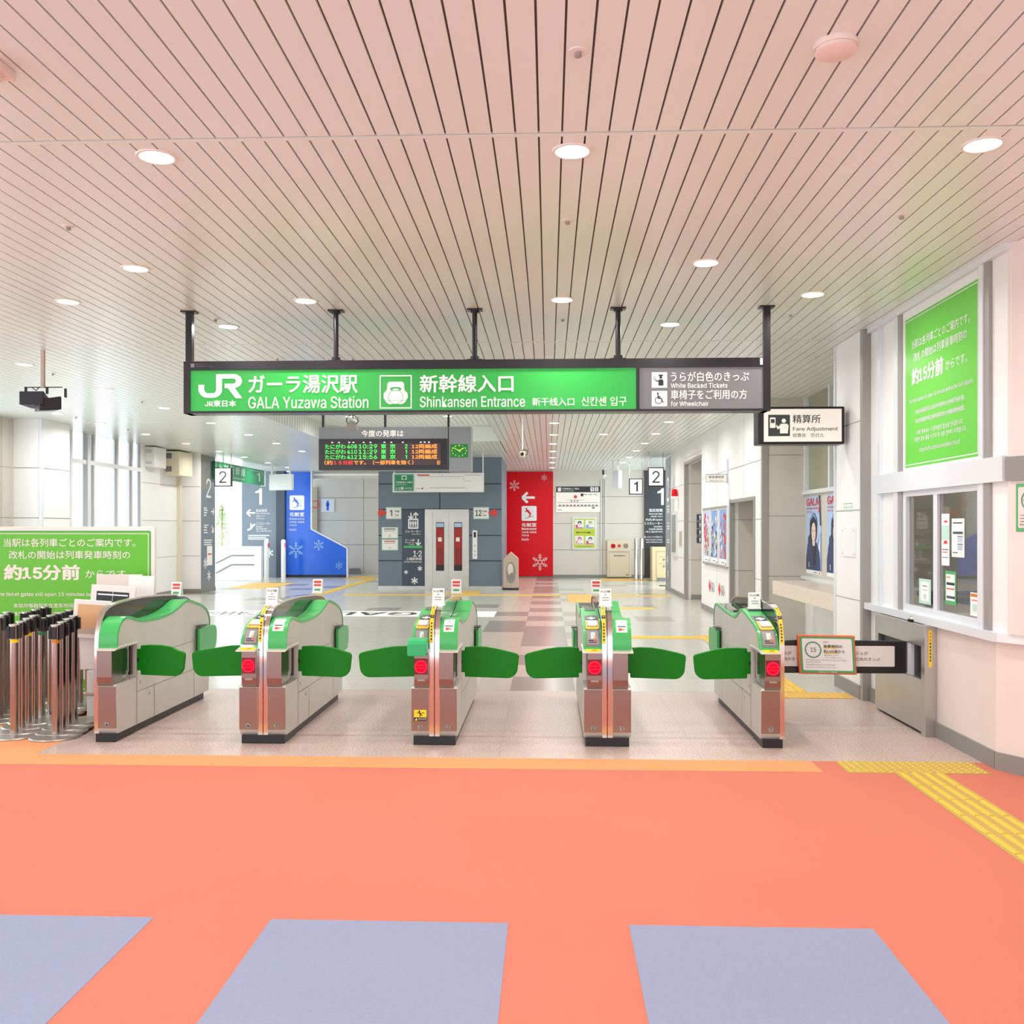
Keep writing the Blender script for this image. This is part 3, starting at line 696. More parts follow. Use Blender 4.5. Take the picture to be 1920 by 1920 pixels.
for x, y in ((-3.66, 2.4), (-1.82, 1.2), (0.1, 1.2), (1.95, 1.2), (-3.66, -2.0), (-0.8, -2.0), (1.95, -2.0), (-5.5, 4.3), (-5.5, 0.5)):  # unseen lamps added to light the foreground
    lamp(x, y, H, 'added round downlight overhead outside the frame, lighting the foreground', 'added downlights over the camera')

def sprinkler(x, y, label):
    t = thing('sprinkler_head', (x, y, H), label, 'sprinkler', 'ceiling sprinkler heads')
    MB().use('lamp_rim').lathe([(0.034, 0.002), (0.034, -0.004), (0.018, -0.006), (0.0, -0.006)], (x, y, H), n=20).build('plate', t, smooth=True)
    MB().use('alu_dark').lathe([(0.012, 0), (0.012, -0.012), (0.014, -0.02), (0.008, -0.024), (0.0, -0.024)], (x, y, H), n=12).build('nozzle', t, smooth=True)
for x, y, l in ((0.106, 3.43, 'small round sprinkler head nearest the camera, top centre of the ceiling'), (0.105, 5.32, 'small sprinkler head on the slats above the middle of the station sign'),
                (-2.744, 5.31, 'small sprinkler head on the left slats, above the left downlight pair'), (1.944, 5.3, 'small sprinkler head on the right slats left of the green wall poster'),
                (-2.748, 7.71, 'small sprinkler head by the leftmost hanger pole of the station sign'), (-2.759, 9.53, 'small sprinkler head just above the left half of the station sign frame'),
                (0.114, 7.82, 'small sprinkler head between the middle hanger poles'), (1.95, 7.72, 'small sprinkler head right of the rightmost hanger pole'),
                (-5.528, 10.35, 'tiny sprinkler head right of the loudspeaker pole'), (-5.526, 12.66, 'tiny sprinkler head left of the station sign corner'),
                (-7.351, 14.45, 'tiny sprinkler head right under the loudspeakers'), (-7.351, 16.28, 'tiny sprinkler head above the left window')):
    sprinkler(x, y, l)
def detector(x, y, label, square=False):
    t = thing('smoke_detector', (x, y, H), label, 'smoke detector')
    if square:
        MB().use('detector').box(x-0.07, x+0.07, y-0.07, y+0.07, H-0.035, H).build('base', t, bevel=0.006)
        b = MB().use('detector').lathe([(0.05, -0.035), (0.05, -0.05), (0.035, -0.06), (0, -0.06)], (x, y, H)); b.use('black').box(x+0.0, x+0.03, y-0.052, y-0.045, H-0.05, H-0.04)
        b.build('sensor', t, smooth=True)
    else:
        MB().use('detector').lathe([(0.075, 0), (0.078, -0.012), (0.076, -0.02)], (x, y, H), n=32).build('base', t, smooth=True)
        b = MB().use('detector').lathe([(0.07, -0.02), (0.073, -0.034), (0.062, -0.04), (0.0, -0.042)], (x, y, H), n=32)
        b.build('cover', t, smooth=True)
detector(1.021, 3.41, 'large round pinkish smoke detector at the upper right of the ceiling')
detector(-2.085, 3.44, 'square smoke detector cut by the left edge of the picture', True)

# ---------------------------------------------------------------- big station sign
SY = 7.37
t = thing('station_sign', (-0.6, SY, 2.405), 'long black-framed hanging sign with green illuminated face over the ticket gates', 'sign')
m = MB().use('black_satin')
m.box(-2.882, 1.691, SY, SY+0.16, 2.745, 2.815); m.box(-2.882, 1.691, SY, SY+0.16, 2.405, 2.422)
m.box(-2.882, -2.831, SY, SY+0.16, 2.405, 2.815); m.box(1.655, 1.70, SY, SY+0.16, 2.405, 2.815); m.box(0.678, 0.702, SY+0.0, SY+0.05, 2.42, 2.75)
m.box(-2.87, 1.68, SY+0.1, SY+0.15, 2.41, 2.81)
f = Face2(m, (0, SY, 0), (1, 0, 0), (0, 0, 1), 0.002)
f.rect('ink_grey', -2.825, 2.768, -2.795, 2.798); f.text('ink_grey', '環境にやさしい', -2.785, 2.786, -2.69, 2.797); f.text('ink_grey', 'LEDを使用しています', -2.785, 2.77, -2.65, 2.78)
f.rect('sign_face', 1.628, 2.76, 1.648, 2.81)
m.build('frame', t)
m = MB().use('sign_green_lit').box(-2.831, 0.678, SY+0.012, SY+0.05, 2.422, 2.745)
f = Face2(m, (0, SY+0.012, 0), (1, 0, 0), (0, 0, 1), 0.002); SW = 'sign_white_lit'
# large JR letters
def JR(f, mt, u0, v0, u1, v1):
    w = (u1-u0); h = (v1-v0); P = lambda x, y: (u0+x*w, v0+y*h)
    n = 14; s = 0.155
    # J: hook, stem joined to R bar
    out = [P(0.0, 0.56), P(0.13, 0.56)]
    pts_o = [P(0.215+0.215*math.cos(PI+PI/2*k/n), 0.40+0.38*math.sin(PI+PI/2*k/n)) for k in range(n+1)]
    pts_i = [P(0.215+0.085*math.cos(PI+PI/2*k/n), 0.40+0.19*math.sin(PI+PI/2*k/n)) for k in range(n+1)]
    f.poly(mt, [P(0, 0.56), P(0.13, 0.56), P(0.13, 0.40), P(0, 0.40)])
    for k in range(n): f.poly(mt, [pts_o[k], pts_o[k+1], pts_i[k+1], pts_i[k]])
    f.poly(mt, [P(0.215, 0.02), P(0.33, 0.02), P(0.33, 0.21), P(0.215, 0.21)])
    for k in range(n):
        a, b = -PI/2+PI/2*k/n, -PI/2+PI/2*(k+1)/n
        f.poly(mt, [P(0.33+0.21*math.cos(a), 0.36+0.34*math.sin(a)), P(0.33+0.21*math.cos(b), 0.36+0.34*math.sin(b)), P(0.33+0.075*math.cos(b), 0.36+0.15*math.sin(b)), P(0.33+0.075*math.cos(a), 0.36+0.15*math.sin(a))])
    f.poly(mt, [P(0.405, 0.36), P(0.54, 0.36), P(0.54, 0.82), P(0.405, 0.98)])
    f.poly(mt, [P(0.405, 0.82), P(0.83, 0.82), P(0.80, 1.0), P(0.405, 1.0)])
    for k in range(n):
        a, b = PI/2-PI*k/n, PI/2-PI*(k+1)/n
        f.poly(mt, [P(0.80+0.195*math.cos(a), 0.71+0.29*math.sin(a)), P(0.80+0.195*math.cos(b), 0.71+0.29*math.sin(b)), P(0.80+0.055*math.cos(b), 0.71+0.11*math.sin(b)), P(0.80+0.055*math.cos(a), 0.71+0.11*math.sin(a))])
    f.poly(mt, [P(0.60, 0.60), P(0.80, 0.60), P(0.80, 0.42), P(0.60, 0.42)])
    f.poly(mt, [P(0.60, 0.60), P(0.76, 0.60), P(1.0, 0.0), P(0.82, 0.0)]) if False else f.poly(mt, [P(0.60, 0.60), P(0.80, 0.50), P(1.0, 0.0), P(0.85, 0.0)])
JR(f, SW, -2.767, 2.525, -2.417, 2.714)
f.text(SW, 'JR東日本', -2.715, 2.457, -2.465, 2.508, 0.02)
f.text(SW, 'ガーラ湯沢駅', -2.367, 2.56, -1.50, 2.705, 0.02)
f.text(SW, 'GALA Yuzawa Station', -2.368, 2.442, -1.415, 2.535, 0.004)
f.frame(SW, -1.325, 2.437, -1.073, 2.697, 0.008)
def train(f, a, b, cx, cy, s):
    P = lambda x, y: (cx+x*s, cy+y*s)
    f.poly(a, [P(-.32, .46), P(.32, .46), P(.40, .36), P(.44, .05), P(.56, -.08), P(.58, -.28), P(.44, -.52), P(.30, -.60), P(-.30, -.60), P(-.44, -.52), P(-.58, -.28), P(-.56, -.08), P(-.44, .05), P(-.40, .36)], 0.002)
    f.disc(b, *P(0, .12), .28*s, 0.003, ry=.1*s); f.disc(a, *P(0, .09), .15*s, 0.0035, ry=.04*s)
    f.ring(b, *P(0, -.26), .36*s, .03*s, 0.003); f.line(b, P(-.38, .34), P(-.44, -.1), .02*s, 0.003); f.line(b, P(.38, .34), P(.44, -.1), .02*s, 0.003)
    f.line(b, P(-.46, -.44), P(.46, -.44), .02*s, 0.003)
train(f, SW, 'sign_green_lit', -1.199, 2.57, 0.165)
f.text(SW, '新幹線入口', -1.01, 2.56, -0.275, 2.70, 0.02)
f.text(SW, 'Shinkansen Entrance', -1.008, 2.445, -0.185, 2.53, 0.004)
f.text(SW, '新干线入口', -0.129, 2.452, 0.198, 2.515, 0.008)
f.text(SW, '신칸센 입구', 0.253, 2.45, 0.604, 2.52, 0.004)
f.rect('gate_green', -1.035, 2.424, -1.032, 2.744, 0.001)
m.build('green_panel', t)
m = MB().use('sign_grey_lit').box(0.702, 1.655, SY+0.012, SY+0.05, 2.422, 2.745)
f = Face2(m, (0, SY+0.012, 0), (1, 0, 0), (0, 0, 1), 0.002)
f.rect(SW, 0.798, 2.588, 0.917, 2.708, 0.001); f.staff('ink', 0.855, 2.648, 0.105)
f.rect(SW, 0.798, 2.445, 0.917, 2.563, 0.001); f.wheelchair('ink', 0.855, 2.504, 0.105)
f.text(SW, 'うらが白色のきっぷ', 0.945, 2.635, 1.545, 2.71, 0.006); f.text(SW, 'White Backed Tickets', 0.945, 2.585, 1.38, 2.622)
f.text(SW, '車椅子をご利用の方', 0.945, 2.497, 1.53, 2.57, 0.006); f.text(SW, 'for Wheelchair', 0.945, 2.445, 1.235, 2.482)
m.build('grey_panel', t)
for x in (-2.866, 1.69):
    m = MB().use('black_satin').box(x-0.02, x+0.03, SY+0.05, SY+0.1, 2.41, H); m.box(x-0.055, x+0.06, SY+0.03, SY+0.12, H-0.012, H); m.build('hanger_pole', t)
for x in (-1.685, -0.583, 0.542):
    m = MB().use('black_satin').cyl((x, SY+0.07, 2.82), (x, SY+0.07, H), 0.02); m.box(x-0.06, x+0.06, SY+0.04, SY+0.12, H-0.012, H)
    m.cyl((x, SY+0.07, H-0.03), (x, SY+0.07, H-0.01), 0.035); m.box(x-0.06, x+0.06, SY+0.04, SY+0.1, 2.815, 2.827); m.cyl((x, SY+0.07, 2.827), (x, SY+0.07, 2.85), 0.035)
    m.build('hanger_pole', t, smooth=True)

# ---------------------------------------------------------------- ticket gates
GY = 6.53
R_PROF = [(-.02, .663), (-.02, .72), (0.0, .79), (.05, .843), (.12, .866), (.20, .860), (.36, .818), (.55, .808), (.75, .808), (.95, .826), (1.10, .858), (1.23, .898), (1.30, .898), (1.45, .87), (1.66, .82), (1.76, .76), (1.80, .70), (1.80, .62)]
L_PROF = [(0, .663), (.02, .72), (.09, .798), (.22, .83), (.35, .852), (.55, .886), (.64, .897), (.72, .872), (.80, .835), (.90, .812), (1.05, .812), (1.3, .825), (1.6, .847), (1.72, .85), (1.78, .83), (1.82, .76), (1.82, .65)]
SPINE = [(-.012, .05), (-.012, .66), (-.002, .76), (.03, .86), (.09, .925), (.25, .958), (.6, .972), (1.0, .962), (1.45, .938), (1.66, .90), (1.74, .83), (1.77, .7), (1.75, .05)]
def resample(prof, it=2):
    for _ in range(it):
        q = [prof[0]]
        for a, b in zip(prof, prof[1:]): q += [(a[0]*.75+b[0]*.25, a[1]*.75+b[1]*.25), (a[0]*.25+b[0]*.75, a[1]*.25+b[1]*.75)]
        prof = q+[prof[-1]]
    return prof
def offs(prof, d):
    out = []
    for i, (y, z) in enumerate(prof):
        a = prof[max(i-1, 0)]; b = prof[min(i+1, len(prof)-1)]
        ty, tz = b[0]-a[0], b[1]-a[1]; L = math.hypot(ty, tz) or 1
        out.append((y-tz/L*d, z+ty/L*d))
    return out
def arclen(prof):
    L = [0]
    for a, b in zip(prof, prof[1:]): L.append(L[-1]+math.hypot(b[0]-a[0], b[1]-a[1]))
    return L
def sub(prof, a, b):
    L = arclen(prof)
    def at(s):
        for i in range(len(L)-1):
            if L[i] <= s <= L[i+1]:
                t = (s-L[i])/((L[i+1]-L[i]) or 1); return (prof[i][0]*(1-t)+prof[i+1][0]*t, prof[i][1]*(1-t)+prof[i+1][1]*t)
        return prof[-1]
    return [at(a)]+[p for p, l in zip(prof, L) if a < l < b]+[at(b)]
def strip(mb, mt, prof, a, b, x0, x1, d0, d1, Y0=GY):
    p = sub(prof, a, b); o = offs(p, d1); i = offs(p, d0)
    n = len(p); vs = []
    for (q, w) in ((o, x0), (o, x1), (i, x0), (i, x1)): vs += [(w, Y0+y, z) for y, z in q]
    fs = [(k, n+k, n+k+1, k+1) for k in range(n-1)]+[(2*n+k, k, k+1, 2*n+k+1) for k in range(n-1)]+[(n+k, 3*n+k, 3*n+k+1, n+k+1) for k in range(n-1)]
    fs += [(0, 2*n, 3*n, n), (n-1, 2*n-1, 4*n-1, 3*n-1)]
    mb.use(mt).add(vs, fs)
def sy(pts): return [(GY+y, z) for y, z in pts]
def flap(par, hx, tip, y, side):
    s = 1 if tip > hx else -1; L = abs(tip-hx); X = lambda u: hx+s*u
    pts = [(0.03, .637)]
    for u, z in ((0.10, .642), (0.18, .640), (0.26, .628), (L-0.06, .604)): pts.append((u, z))
    for k in range(7):
        t = PI/2*(1-k/6); pts.append((L-0.03+0.03*math.cos(t), .565+0.03*math.sin(t)))
    for k in range(9):
        t = -PI/2*k/8; pts.append((L-0.075+0.075*math.cos(t)-0.008, .488+0.075*math.sin(t)))
    pts += [(0.03, .422), (0.03, .455), (0.0, .455), (0.0, .612), (0.03, .612)]
    m = MB().use('flap_green').prismy([(X(u), z) for u, z in pts], y-0.012, y+0.018)
    o = m.build('flap', par, bevel=0.006, smooth=False)
    h = MB().use('black').cyl((X(-0.012), y+0.003, .44), (X(-0.012), y+0.003, .615), 0.016, n=12); h.box(X(-0.02), X(0.018), y-0.018, y+0.02, .52, .545)
    h.build('hinge', o)
    return o
def half(par, kind, xo, xi, number, tipf, panel_sticker=True, cap=False):
    """one cabinet half: xo outer side x, xi inner side x"""
    s = 1 if xo > xi else -1
    prof = resample(R_PROF if kind == 'R' else L_PROF)
    yb = prof[-1][0]
    # cabinet
    m = MB().use('steel_pale')
    body = [(.30, .405), (.30, .661), (.004, .661)]+[p for p in offs(prof, -0.012)[3:]]+[(yb-0.03, .06), (0.0, .06), (-0.022, .10), (-0.03, .25), (-0.03, .392), (-0.02, .405)]
    m.prismx(sy(body), xo, xi)
    m.use('steel_pale').box(xi, xo-s*0.055, GY+.0, GY+.31, .40, .66)
    m.use('steel_front')
    m.add([(min(xo, xi)+0.001, GY-0.0305, .10), (max(xo, xi)-0.001, GY-0.0305, .10), (max(xo, xi)-0.001, GY-0.0315, .392), (min(xo, xi)+0.001, GY-0.0315, .392)], [(0, 1, 2, 3)])
    # seams of the side doors
    fo = Face2(m, (xo, GY, 0), (0, s, 0), (0, 0, 1), 0.0015)
    if s < 0: fo = Face2(m, (xo, GY, 0), (0, -1, 0), (0, 0, 1), 0.0015)
    q = (lambda y: y) if s > 0 else (lambda y: -y)
    fo.rect('groove', q(.30), .06, q(.304), .655); fo.rect('groove', q(.61), .06, q(.614), .30)
    fo.line('groove', (q(.30), .30), (q(1.42), .30), 0.003); fo.line('groove', (q(.60), .54), (q(1.42), .54), 0.003)
    fo.rect('groove', q(1.42), .06, q(1.424), .56); fo.disc('alu_dark', q(.36), .36, .012); fo.disc('alu_dark', q(1.0), .74, .006); fo.disc('alu_dark', q(.52), .25, .01)
    fo.disc('alu_dark', q(1.0), .44, .007)
    m.build('cabinet', par, bevel=0)
    # green top
    m = MB()
    Lt = arclen(prof)[-1]
    strip(m, 'gate_green', prof, 0, Lt, xo-s*0.0+s*0.003, xi, -0.016, 0.004)
    m.use('gate_green').prismx(sy(sub(offs(prof, 0.0), 0, 0.3)+[(.22, .664)]), xo-s*0.006, xi)
    cov = m.build('top_cover', par, smooth=True)
    # lamp housing and ledge
    m = MB().use('steel_front'); hx = xo-s*0.022
    m.prismx(sy([(-.05, .655), (-.05, .46), (-.045, .42), (-.03, .395), (.0, .392), (.12, .392), (.12, .655)]), min(hx, xi), max(hx, xi))
    fh = Face2(m, (0, GY-0.05, 0), (1, 0, 0), (0, 0, 1), 0.001)
    hs = m.build('front_housing', par, bevel=0.003)
    m = MB().use('black').box(xi+s*0.02, xo-s*0.03, GY+.262, GY+.30, .43, .64); m.use('steel_mirror'); m.prismx(sy([(.12, .655), (.12, .41), (.22, .42), (.25, .46), (.25, .655)]), min(hx, xi)+0.0, max(hx-s*0.012, xi))  # black block stands in for the dark gap beside the hinge
    m.build('side_housing', par, bevel=0.003)
    ax, bx = min(xo+s*0.012, xi), max(xo+s*0.012, xi)
    m = MB().use('steel_pale').prismx(sy([(-.075, .645), (-.075, .654), (.0, .667), (.30, .667), (.30, .655), (-.05, .648)]), ax, bx)
    led = m.build('ledge', par, bevel=0.002)
    cx = (min(hx, xi)+max(hx, xi))/2
    # plates
    m = MB(); f = Face2(m, (0, GY-0.0325, 0), (1, 0, 0), (0, 0, 1), 0.001)
    cn = (xo+xi)/2
    f.disc('joint', cn, .13, .018, k=8); f.text('ink', number, cn-0.012, .118, cn+0.012, .142, 0.012, n=0.0018, keep='c')
    m.build('number_plate', par)
    tip = tipf
    if tip is not None:
        flap(par, xo+s*0.004-s*0.01, tip, GY+.32, s)
        # rear flap folded back
        hxr = xo
        pts = [(1.46, .640), (1.80, .640), (1.86, .625), (1.885, .58), (1.88, .49), (1.85, .435), (1.80, .425), (1.46, .420)]
        MB().use('gate_green').prismx(sy(pts), hxr+s*0.012, hxr+s*0.036).build('flap', par, bevel=0.006)
        MB().use('black').box(hxr-s*0.01, hxr+s*0.05, GY+1.46, GY+1.60, .655, .662).build('guide_plate', par)
    gx0, gx1 = min(xo, xi)+0.014, max(xo, xi)-0.012
    if kind == 'L':
        m = MB(); strip(m, 'reader_grey', prof, 0.02, 0.46, gx0, gx1, 0, 0.007)
        rd = m.build('card_reader', par, smooth=True)
        w = gx1-gx0
        m = MB(); r0, r1 = 0.155, 0.29
        for a, b, xa, xb in ((r0, r0+0.014, gx0+.004, gx1-.004), (r1-0.012, r1, gx0+.004, gx1-.004), (r0, r1, gx0+.004, gx0+.012), (r0, r1, gx1-.012, gx1-.004)):
            strip(m, 'yellow_ring', prof, a, b, xa, xb, 0.006, 0.016)
        m.build('reader_ring', rd)
        m = MB(); strip(m, 'alu', prof, r0+0.03, r1-0.012, gx0+.016, gx1-.014, 0.007, 0.02); strip(m, 'amber', prof, r0+0.014, r0+0.034, gx0+.024, gx1-.02, 0.006, 0.014)
        m.build('reader_pad', rd)
        m = MB(); strip(m, 'joint', prof, 0.035, 0.135, gx0+.01, gx1-.01, 0.007, 0.0085); strip(m, 'mint', prof, 0.075, 0.125, gx0+.036, gx1-.034, 0.0085, 0.0095)
        strip(m, 'wood_light', prof, 0.075, 0.1, gx1-.045, gx1-.03, 0.0095, 0.0105); strip(m, 'ink', prof, 0.058, 0.066, gx0+.018, gx0+.055, 0.0085, 0.0095); strip(m, 'red_print', prof, 0.058, 0.066, gx0+.058, gx1-.018, 0.0085, 0.0095)
        strip(m, 'ink', prof, 0.046, 0.052, gx0+.022, gx1-.022, 0.0085, 0.0095)
        m.build('sticker', rd)
        # dark oval with a white cross-shaped mark
        m = MB(); c = (gx0+gx1)/2
        strip(m, 'graphic_black', prof, 0.31, 0.44, c-.03, c+.03, 0.007, 0.0085); strip(m, 'graphic_black', prof, 0.335, 0.415, c-.042, c+.042, 0.007, 0.0084)
        strip(m, 'white_paper', prof, 0.36, 0.385, c-.03, c+.03, 0.0085, 0.0095); strip(m, 'white_paper', prof, 0.34, 0.405, c-.01, c+.01, 0.0085, 0.0095)
        m.build('card_mark', rd)
        m = MB(); strip(m, 'display_grey', prof, 0.60, 0.74, gx0+.012, gx1-.012, 0.004, 0.008); m.build('display', par)
        m = MB(); strip(m, 'dark_glass', prof, 1.25, 1.75, gx0, gx1, 0.003, 0.007); strip(m, 'joint', prof, 1.35, 1.55, gx0+.02, gx1-.02, 0.007, 0.009); m.build('rear_display', par)
        # status lamp
        m = MB(); f = Face2(m, (0, GY-0.05, 0), (1, 0, 0), (0, 0, 1), 0.002)
        lx = (min(hx, xi)+max(hx, xi))/2-0.002
        f.rect('red_dark', lx-.047, .492, lx+.047, .602); 
        m.use('red_lamp').lathe([(0.044, 0.003), (0.044, 0.006), (0.0, 0.008)], (lx, GY-0.05, .547), axis='y', n=28)
        f.ring('red_lamp_hot', lx, .547, .042, .004, n=0.0095)
        for dz in (-.011, .011): f.rect('red_lamp_hot', lx-.032, .547+dz-.0015, lx+.032, .547+dz+.0015, n=0.0095)
        m.build('status_lamp', hs)
        m = MB(); f = Face2(m, (0, GY-0.05, 0), (1, 0, 0), (0, 0, 1), 0.002); f.rrect('alu_dark', lx-.025, .447, lx+.028, .46, .006); f.rrect('joint', lx-.02, .45, lx+.022, .455, .002, n=0.003); m.build('maker_plate', hs)
        m = MB().use('yellow'); m.add([(c-.05, GY-.066, .6565), (c+.05, GY-.066, .6565), (c+.05, GY-.004, .6672), (c-.05, GY-.004, .6672)], [(0, 1, 2, 3)])
        m.use('amber'); m.add([(c-.015, GY-.05, .6597), (c+.02, GY-.045, .6606), (c+.028, GY-.018, .6651), (c-.005, GY-.02, .6648)], [(0, 1, 2, 3)])
        if not cap: m.build('ledge_sticker', led)
        if cap:
            m = MB().use('cap_green').prismx(sy([(-.13, .625), (-.13, .71), (-.11, .735), (-.02, .745), (-.02, .668), (-.1, .645)]), min(xo, xi)-0.015, max(xo, xi)-0.005)
            m.build('ticket_slot_cover', par, bevel=0.008)
    else:
        m = MB(); c = (gx0+gx1)/2
        if panel_sticker:
            strip(m, 'white_paper', prof, 0.12, 0.235, gx0+.012, gx1-.012, 0.004, 0.0055)
            strip(m, 'ink', prof, 0.16, 0.168, c-.028, c+.028, 0.0055, 0.0065); strip(m, 'red_print', prof, 0.132, 0.15, c-.022, c+.0, 0.0055, 0.0065)
            strip(m, 'leafprint', prof, 0.134, 0.148, c+.0, c+.02, 0.0055, 0.0065); strip(m, 'blue_pale', prof, 0.205, 0.213, c-.008, c+.008, 0.0055, 0.0065)
            strip(m, 'joint', prof, 0.222, 0.227, c-.035, c+.035, 0.0055, 0.0065)
            m.build('sticker', cov)
        m = MB(); strip(m, 'gate_green', prof, 1.15, 1.45, gx0+.0, gx1, 0.003, 0.006); 
        m.build('cover_plate', cov)
    return hs
def gate(x0, x1, kind, label, lnum=None, rnum=None, ltip=None, rtip=None, cap=False, rsticker=True, warn=False):
    t = thing('ticket_gate', ((x0+x1)/2, GY, 0), label, 'ticket gate', 'automatic ticket gates')
    if kind == 'R': sx0, sx1 = x0, x0+0.035
    elif kind == 'L': sx0, sx1 = x1-0.033, x1
    else: sx0, sx1 = (x0+x1)/2-0.036, (x0+x1)/2+0.036
    if kind in 'LD': half(t, 'L', x0, sx0, lnum, ltip, cap=cap)
    if kind in 'RD': half(t, 'R', x1, sx1, rnum, rtip, rsticker)
    m = MB().use('black').box(x0+0.012, x1-0.012, GY-0.015, GY+0.28, 0, 0.06); m.box(x0+0.02, x1-0.02, GY+0.28, GY+1.70, 0, 0.06)
    m.build('plinth', t, bevel=0.003)
    # spine: chrome front band and smoked hood
    sp = resample(SPINE, 1)
    m = MB().use('dark_glass')
    m.prismx(sy([(.05, .3)]+[(y, z) for y, z in offs(resample(SPINE[3:11]), -0.006)]+[(1.70, .3)]), sx0+0.003, sx1-0.003)
    m.build('smoked_hood', t, smooth=True)
    m = MB(); Ls = arclen(sp)
    cuts = [(sx0, sx1)] if kind != 'D' else [(sx0, (sx0+sx1)/2-0.0025), ((sx0+sx1)/2+0.0025, sx1)]
    for a, b in cuts:
        strip(m, 'chrome', sp, 0.01, Ls[-1]-0.6, a, b, -0.012, 0.0)
    sb = m.build('metal_band', t, smooth=True)
    if kind in 'LD':
        a, b = cuts[0]; w = 0.024; c = a+0.001 if kind == 'D' else (a+b)/2-w/2
        m = MB()
        strip(m, 'yellow', sp, 0.655, 0.83, c, c+w, 0.0, 0.002); strip(m, 'yellow', sp, 0.86, 0.985, c, c+w, 0.0, 0.002); strip(m, 'ink', sp, 0.835, 0.856, c, c+w, 0.0, 0.002)
        for k in range(6): strip(m, 'ink', sp, 0.675+k*0.022, 0.688+k*0.022, c+.007, c+w-.007, 0.002, 0.003)
        for k in range(5): strip(m, 'amber' if k < 3 else 'ink', sp, 0.87+k*0.022, 0.882+k*0.022, c+.007, c+w-.007, 0.002, 0.003)
        strip(m, 'yellow', sp, 0.843, 0.849, c+.008, c+w-.008, 0.002, 0.003)
        strip(m, 'white_paper', sp, 0.99, 1.08, a+0.002, b if kind == 'L' else cuts[1][1]-0.004, 0.0, 0.0018); strip(m, 'red_print', sp, 1.0, 1.01, a+0.006, b-.004, 0.0018, 0.0028)
        m.build('warning_sticker', sb)
    if warn:
        m = MB(); f = Face2(m, (0, GY-0.0325, 0), (1, 0, 0), (0, 0, 1), 0.001); c = x0+0.062
        f.rect('yellow', c-.043, .195, c+.043, .247); f.rect('ink', c-.043, .17, c+.043, .194); f.poly('yellow', [(c-.037, .174), (c-.017, .174), (c-.027, .191)], n=0.002)
        f.text('white_paper', '飛び込み注意', c-.012, .178, c+.04, .19, n=0.002)
        f.disc('ink', c-.005, .238, .006, n=0.002, k=10); f.line('ink', (c-.008, .232), (c+.002, .216), .011, n=0.002); f.line('ink', (c+.002, .218), (c+.02, .228), .005, n=0.002)
        f.line('ink', (c+.002, .216), (c-.004, .198), .006, n=0.002); f.line('ink', (c-.008, .23), (c-.022, .224), .005, n=0.002); f.line('ink', (c+.0, .216), (c+.014, .205), .006, n=0.002); f.line('ink', (c+.02, .228), (c+.028, .222), .005, n=0.002)
        m.build('warning_label', t)
    return t
gate(-3.185, -3.02, 'R', 'single ticket gate at the far left beside the chrome queue posts, numbered 4', rnum='4', rtip=-2.664, rsticker=False)
gate(-2.15, -1.825, 'D', 'double ticket gate second from left, numbered 4 and 3 on its front', '4', '3', -2.615, -1.435)
gate(-0.948, -0.632, 'D', 'double ticket gate with the green slot cover and yellow warning label, numbered 3 and 2', '3', '2', -1.383, -0.216, cap=True, warn=True)
gate(0.241, 0.563, 'D', 'double ticket gate second from right, numbered 2 and 1 on its front', '2', '1', -0.175, 0.985)
gate(1.444, 1.605, 'L', 'single ticket gate at the right end next to the black barrier, numbered 1', '1', None, 1.038, None)
# paper tent cards standing on the gates
def tent(x, y, z, label, red=False, s=1.0):
    t = thing('tent_card', (x, y, z), label, 'tent card', 'paper notice cards on the ticket gates')
    w, h, d = 0.042*s, 0.115*s, 0.03*s
    m = MB().use('white_paper').prismx([(y-d, z), (y-0.008, z+h), (y+0.008, z+h), (y+d, z), (y+d-.003, z), (y, z+h-.006), (y-d+.003, z)], x-w, x+w)
    n = Vector((0, -h, 0)).normalized()
    U = Vector((1, 0, 0)); V = Vector((0, d-0.008, h)).normalized()
    f = Face2(m, (x, y-d, z), U, V, 0.001)
    if red:
        f.rect('red_print', -w*.75, h*.72, w*.75, h*.9); f.rect('red_print', -w*.75, h*.5, w*.75, h*.64); f.rect('notice_green', -w*.6, h*.15, w*.6, h*.3)
    else:
        f.text('ink', 'きっぷご利用', -w*.8, h*.78, w*.8, h*.93, 0.03); f.rect('blue_pale', -w*.15, h*.6, w*.15, h*.7); f.rect('ink_grey', -w*.6, h*.45, w*.6, h*.49); f.rect('ink_grey', -w*.6, h*.3, w*.6, h*.34)
    m.build('card', t)
    MB().use('white_gloss').box(x-w*1.1, x+w*1.1, y-d*1.15, y+d*1.15, z-0.006, z+0.002).build('base', t)
tent(-3.165, 7.95, .925, 'white card with red print on the far left gate', True)
tent(-1.992, 6.76, .952, 'white card on the smoked hood of the second gate, front one')
tent(-1.985, 8.08, .945, 'white card with red print at the rear of the second gate', True)
tent(-.79, 6.76, .952, 'white card on the front of the gate with the green slot cover')
tent(-.79, 8.08, .945, 'white card with red print at the rear of the gate with the green slot cover', True)
tent(.402, 6.76, .952, 'white card at the front of the second gate from the right')
tent(.402, 8.08, .945, 'white card with red print at the rear of the second gate from the right', True)
tent(1.525, 7.10, .905, 'white card on the rightmost single gate')

